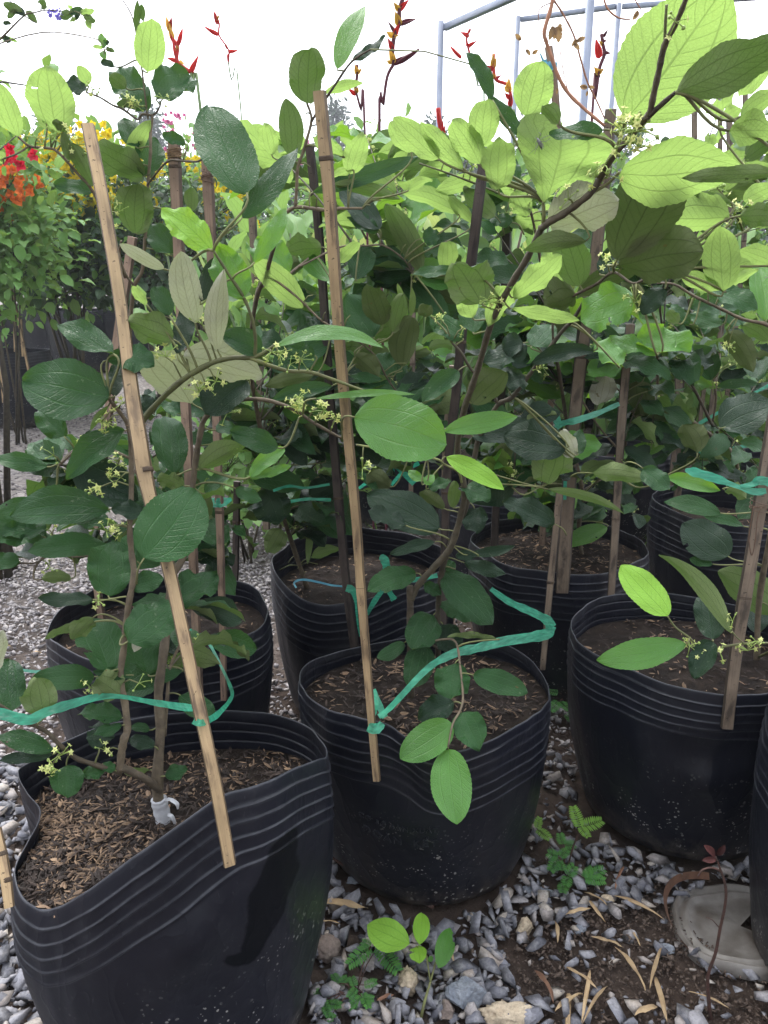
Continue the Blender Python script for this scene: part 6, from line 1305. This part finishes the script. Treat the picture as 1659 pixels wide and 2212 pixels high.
# ---------------------------------------------------------------- far left bags and canes
def simplebag(label,x,y,h,r_,seed,m='bag'): bag(label,ringrim(x,y,r_,h,seed=seed,n=14),(x,y),r_*.88,h-.05,mulch=0,seed=seed,NT=56,ribs=5)
simplebag('tall black grow bag with canes at the far left edge',sx_(30,4.5,850),4.55,.42,.19,41)
for i,(px,Y,h,r_) in enumerate([(112,7.2,.52,.25),(170,7.0,.52,.25),(236,7.2,.52,.25),(320,7.1,.50,.25),(400,7.3,.50,.25),(40,7.4,.52,.25)]):
    simplebag(['first','second','third','fourth','fifth'][i-1 if i else 1-1+0] if 0 else ORD[[1,2,3,4,5,0][i]]+' from left of the black bags in the far row under dark shrubs',sx_(px,Y,720),Y,h,r_,50+i)
for i,(px,Y,h) in enumerate([(1150,4.6,.42),(1215,4.7,.42),(1290,4.6,.42),(1000,4.8,.4),(1400,4.6,.4),(1500,4.8,.4)]):
    simplebag(ORD[[1,2,3,0,4,5][i]]+' from left of the black bags at the foot of the heliconias',sx_(px,Y,860),Y,h,.2,60+i)
for k,(a,b,Y,l) in enumerate([((25,620),(62,800),4.3,'thin cane leaning right in the far left bag'),((30,640),(33,760),4.35,'upright thin cane in the far left bag'),((45,690),(50,770),4.35,'shortest cane in the far left bag'),((-2,745),(8,870),4.1,'tan cane at the very left edge in front of the far bag')]):
    stake([(*a,Y),(*b,Y)],(7,7),l,m='tan',group='thin canes on the far left')
# ---------------------------------------------------------------- distant trees
def fartree(seed,tall):
    r=random.Random(seed); e=empty('distant_tree',(0,0,0)); tb=MB(); fb=MB(); H=7.0 if tall else 5.2
    tube(tb,[Vector((0,0,0)),Vector((.1,0,H*.5)),Vector((0,.05,H*.95))],[.16,.11,.03],7,.5)
    for k in range(420):
        t=r.random(); z=H*(.18+.84*t); rad=(1.1*(1-t)**.7+.12 if tall else 1.9*math.sin(math.pi*min(1,.15+t*.85))**.6); a=r.uniform(0,6.28); q=rad*math.sqrt(r.random()); c=Vector((math.cos(a)*q,math.sin(a)*q,z)); 
        if k%6==0: tube(tb,[Vector((0,0,max(z-.5,.3))),c],[.03,.008],4,.5)
        for j in range(7):
            p=c+Vector((r.gauss(0,.16),r.gauss(0,.16),r.gauss(0,.2))); d=Vector((r.gauss(0,1),r.gauss(0,1),r.gauss(0,1)+(.4 if tall else 0))).normalized()*r.uniform(.14,.34)
            leaf_geo(fb,p,p+d,rv(1).normalized()+Vector((0,0,.3)),d.length*(.16 if tall else .33),'e',nv=3,nu=2,ser=0,tint=r.random(),wave=0,cup=0)
    tb.build('trunk',M['darktwig'],e); fb.build('crown',M['fartree'],e); return e
ORDT=ORD
FT=[fartree(1,True),fartree(2,False),fartree(3,True),fartree(4,False)]
r=random.Random(9)
for i in range(22):
    o=FT[i] if i<4 else copytree(FT[i%4]); px=-250+i*100+r.uniform(-25,25); Y=36+r.uniform(-6,10); o.location=(sx_(px,Y,400),Y,0); s=r.uniform(.75,1.05); o.scale=(s*1.3,s*1.3,s); o.rotation_euler=(0,0,r.uniform(0,6))
    tag(o,ORDT[i//2]+' from the left of the hazy '+['slender pointed','rounded'][i%2]+' trees far behind the nursery','tree','hazy trees far behind the nursery')
# ---------------------------------------------------------------- mosquito
def mosquito():
    c=at(*c3(172,928),.62); 
    # stand it on the heart-shaped leaf
    hl=[o for o in P2.root.children if o.name.startswith('leaf')]; dg=bpy.context.evaluated_depsgraph_get(); dg.update()
    hit,loc,nor,_,ob,_=scene.ray_cast(dg,CAM,ray(*c3(172,928)).normalized())
    if hit and (loc-CAM).length<.9: c=loc
    n=nor if hit else Vector((0,-1,0)); 
    if n.dot(CAM-c)<0: n=-n
    S=(c-CAM).length/FP/3; v=ray(*c3(172,928)).normalized(); rt=Vector((1,0,0)); up=rt.cross(v); P=lambda x,y,h: c+rt*(x-172)*S+up*-(y-928)*S+n*h
    P=lambda x,y,h: c+rt*((x-172)*S)-(up if up.z<0 else -up)*-1*((y-928)*S)*-1*(-1)+n*h if False else c+rt*((x-172)*S)+Vector((0,0,1))*(-(y-928)*S)+n*h
    b=MB(); tube(b,[P(160,905,.0022),P(165,918,.0028),P(176,938,.0026),P(190,966,.0018)],[.0006,.0013,.0010,.0004],8,.5)
    tube(b,[P(160,905,.0022),P(152,892,.0010)],[.0002,.0001],5,.5)
    for x1,y1,x2,y2,x3,y3 in [(165,915,145,905,140,925),(166,918,148,930,152,965),(170,925,150,960,115,990),(166,910,175,885,170,870),(168,915,200,900,235,885),(170,920,205,925,240,900),(165,920,160,950,150,985)]:
        tube(b,[P(x1,y1,.0024),P(x2,y2,.0042),P(x3,y3,.0002)],[.00022,.00018,.00014],5,.5)
    m=plain('mosquito_black',(.012,.012,.014),(.3,.3,.3),2600,.4,usetint=False); o=b.build('mosquito',m,None,loc=c); tag(o,'black mosquito resting on the underside of the heart-shaped leaf','mosquito')
    w=MB(); 
    for dx in (0,8): w.add([P(166+dx,916,.0034),P(182+dx,935,.0036),P(192+dx,962,.003),P(176+dx,945,.003)],[(0,1,2,3)],None,.5)
    wo=w.build('wing',plain('mosquito_wing',(.12,.12,.13),(.2,.2,.2),500,.2,trans=(.5,.5,.5),tr=.6),None,loc=c); wo.parent=o; wo.location=(0,0,0)
mosquito()
# ---------------------------------------------------------------- raised letters on the middle bag
def letters(txt,px0,py0,px1,py1,hpx):
    cu=bpy.data.curves.new('raised_letters','FONT'); cu.body=txt; cu.size=1; cu.extrude=.03; cu.bevel_depth=.012; cu.space_character=1.25; cu.align_x='LEFT'; cu.resolution_u=4
    to=bpy.data.objects.new('t',cu); COL.objects.link(to); bpy.context.view_layer.update(); dg=bpy.context.evaluated_depsgraph_get(); me=bpy.data.meshes.new_from_object(to.evaluated_get(dg)); bpy.data.objects.remove(to)
    xs_=[v.co.x for v in me.vertices]; W=max(xs_)-min(xs_); x0=min(xs_)
    wob=[o for o in bagB.children if o.name.startswith('bag_wall')][0]
    from mathutils.bvhtree import BVHTree
    tree=BVHTree.FromPolygons([v.co+bagB.location for v in wob.data.vertices],[tuple(p.vertices) for p in wob.data.polygons])
    for v in me.vertices:
        f=(v.co.x-x0)/W; px=px0+(px1-px0)*f; arc=26*(1-(2*f-1)**2)*.55; py=py0+(py1-py0)*f+arc-v.co.y*hpx
        d=ray(px,py).normalized(); loc,nor,_,_=tree.ray_cast(CAM,d)
        if loc is None: loc=at(px,py,.88); nor=Vector((0,-1,0))
        if nor.dot(d)>0: nor=-nor
        v.co=loc+nor*(.0004+.0011*(v.co.z+.03)/.06)-bagB.location
    me.materials.append(M['bag']); at2=me.attributes.new('tint','FLOAT','POINT')
    if not me.uv_layers: me.uv_layers.new(name='UVMap')
    for l in me.uv_layers[0].data: l.uv=(0,.75)
    at2.data.foreach_set('value',[.55]*len(me.vertices)); o=bpy.data.objects.new('raised_letters',me); COL.objects.link(o); o.parent=wob
letters('CƠ SỞ SẢN XUẤT',775,1760,945,1797,13)
letters('ĐOÀN  KẾT',783,1792,945,1826,19)
# ---------------------------------------------------------------- the bright hazy air
hz=MB(); x0,x1,y0,y1,z0_,z1_=-70,70,-3,90,-1.1,14
hv=[Vector(p) for p in ((x0,y0,z0_),(x1,y0,z0_),(x1,y1,z0_),(x0,y1,z0_),(x0,y0,z1_),(x1,y0,z1_),(x1,y1,z1_),(x0,y1,z1_))]
hz.add(hv,[(0,3,2,1),(4,5,6,7),(0,1,5,4),(1,2,6,5),(2,3,7,6),(3,0,4,7)])
m=bpy.data.materials.new('haze'); m.use_nodes=True; nt=m.node_tree
for n_ in list(nt.nodes):
    if n_.bl_idname!='ShaderNodeOutputMaterial': nt.nodes.remove(n_)
pv=nt.nodes.new('ShaderNodeVolumePrincipled'); pv.inputs['Color'].default_value=(.92,.95,1,1); pv.inputs['Density'].default_value=.0035; pv.inputs['Anisotropy'].default_value=.3
nt.links.new(pv.outputs[0],[q for q in nt.nodes if q.bl_idname=='ShaderNodeOutputMaterial'][0].inputs['Volume'])
tag(hz.build('haze',m,None,loc=(0,0,0)),kind='stuff')
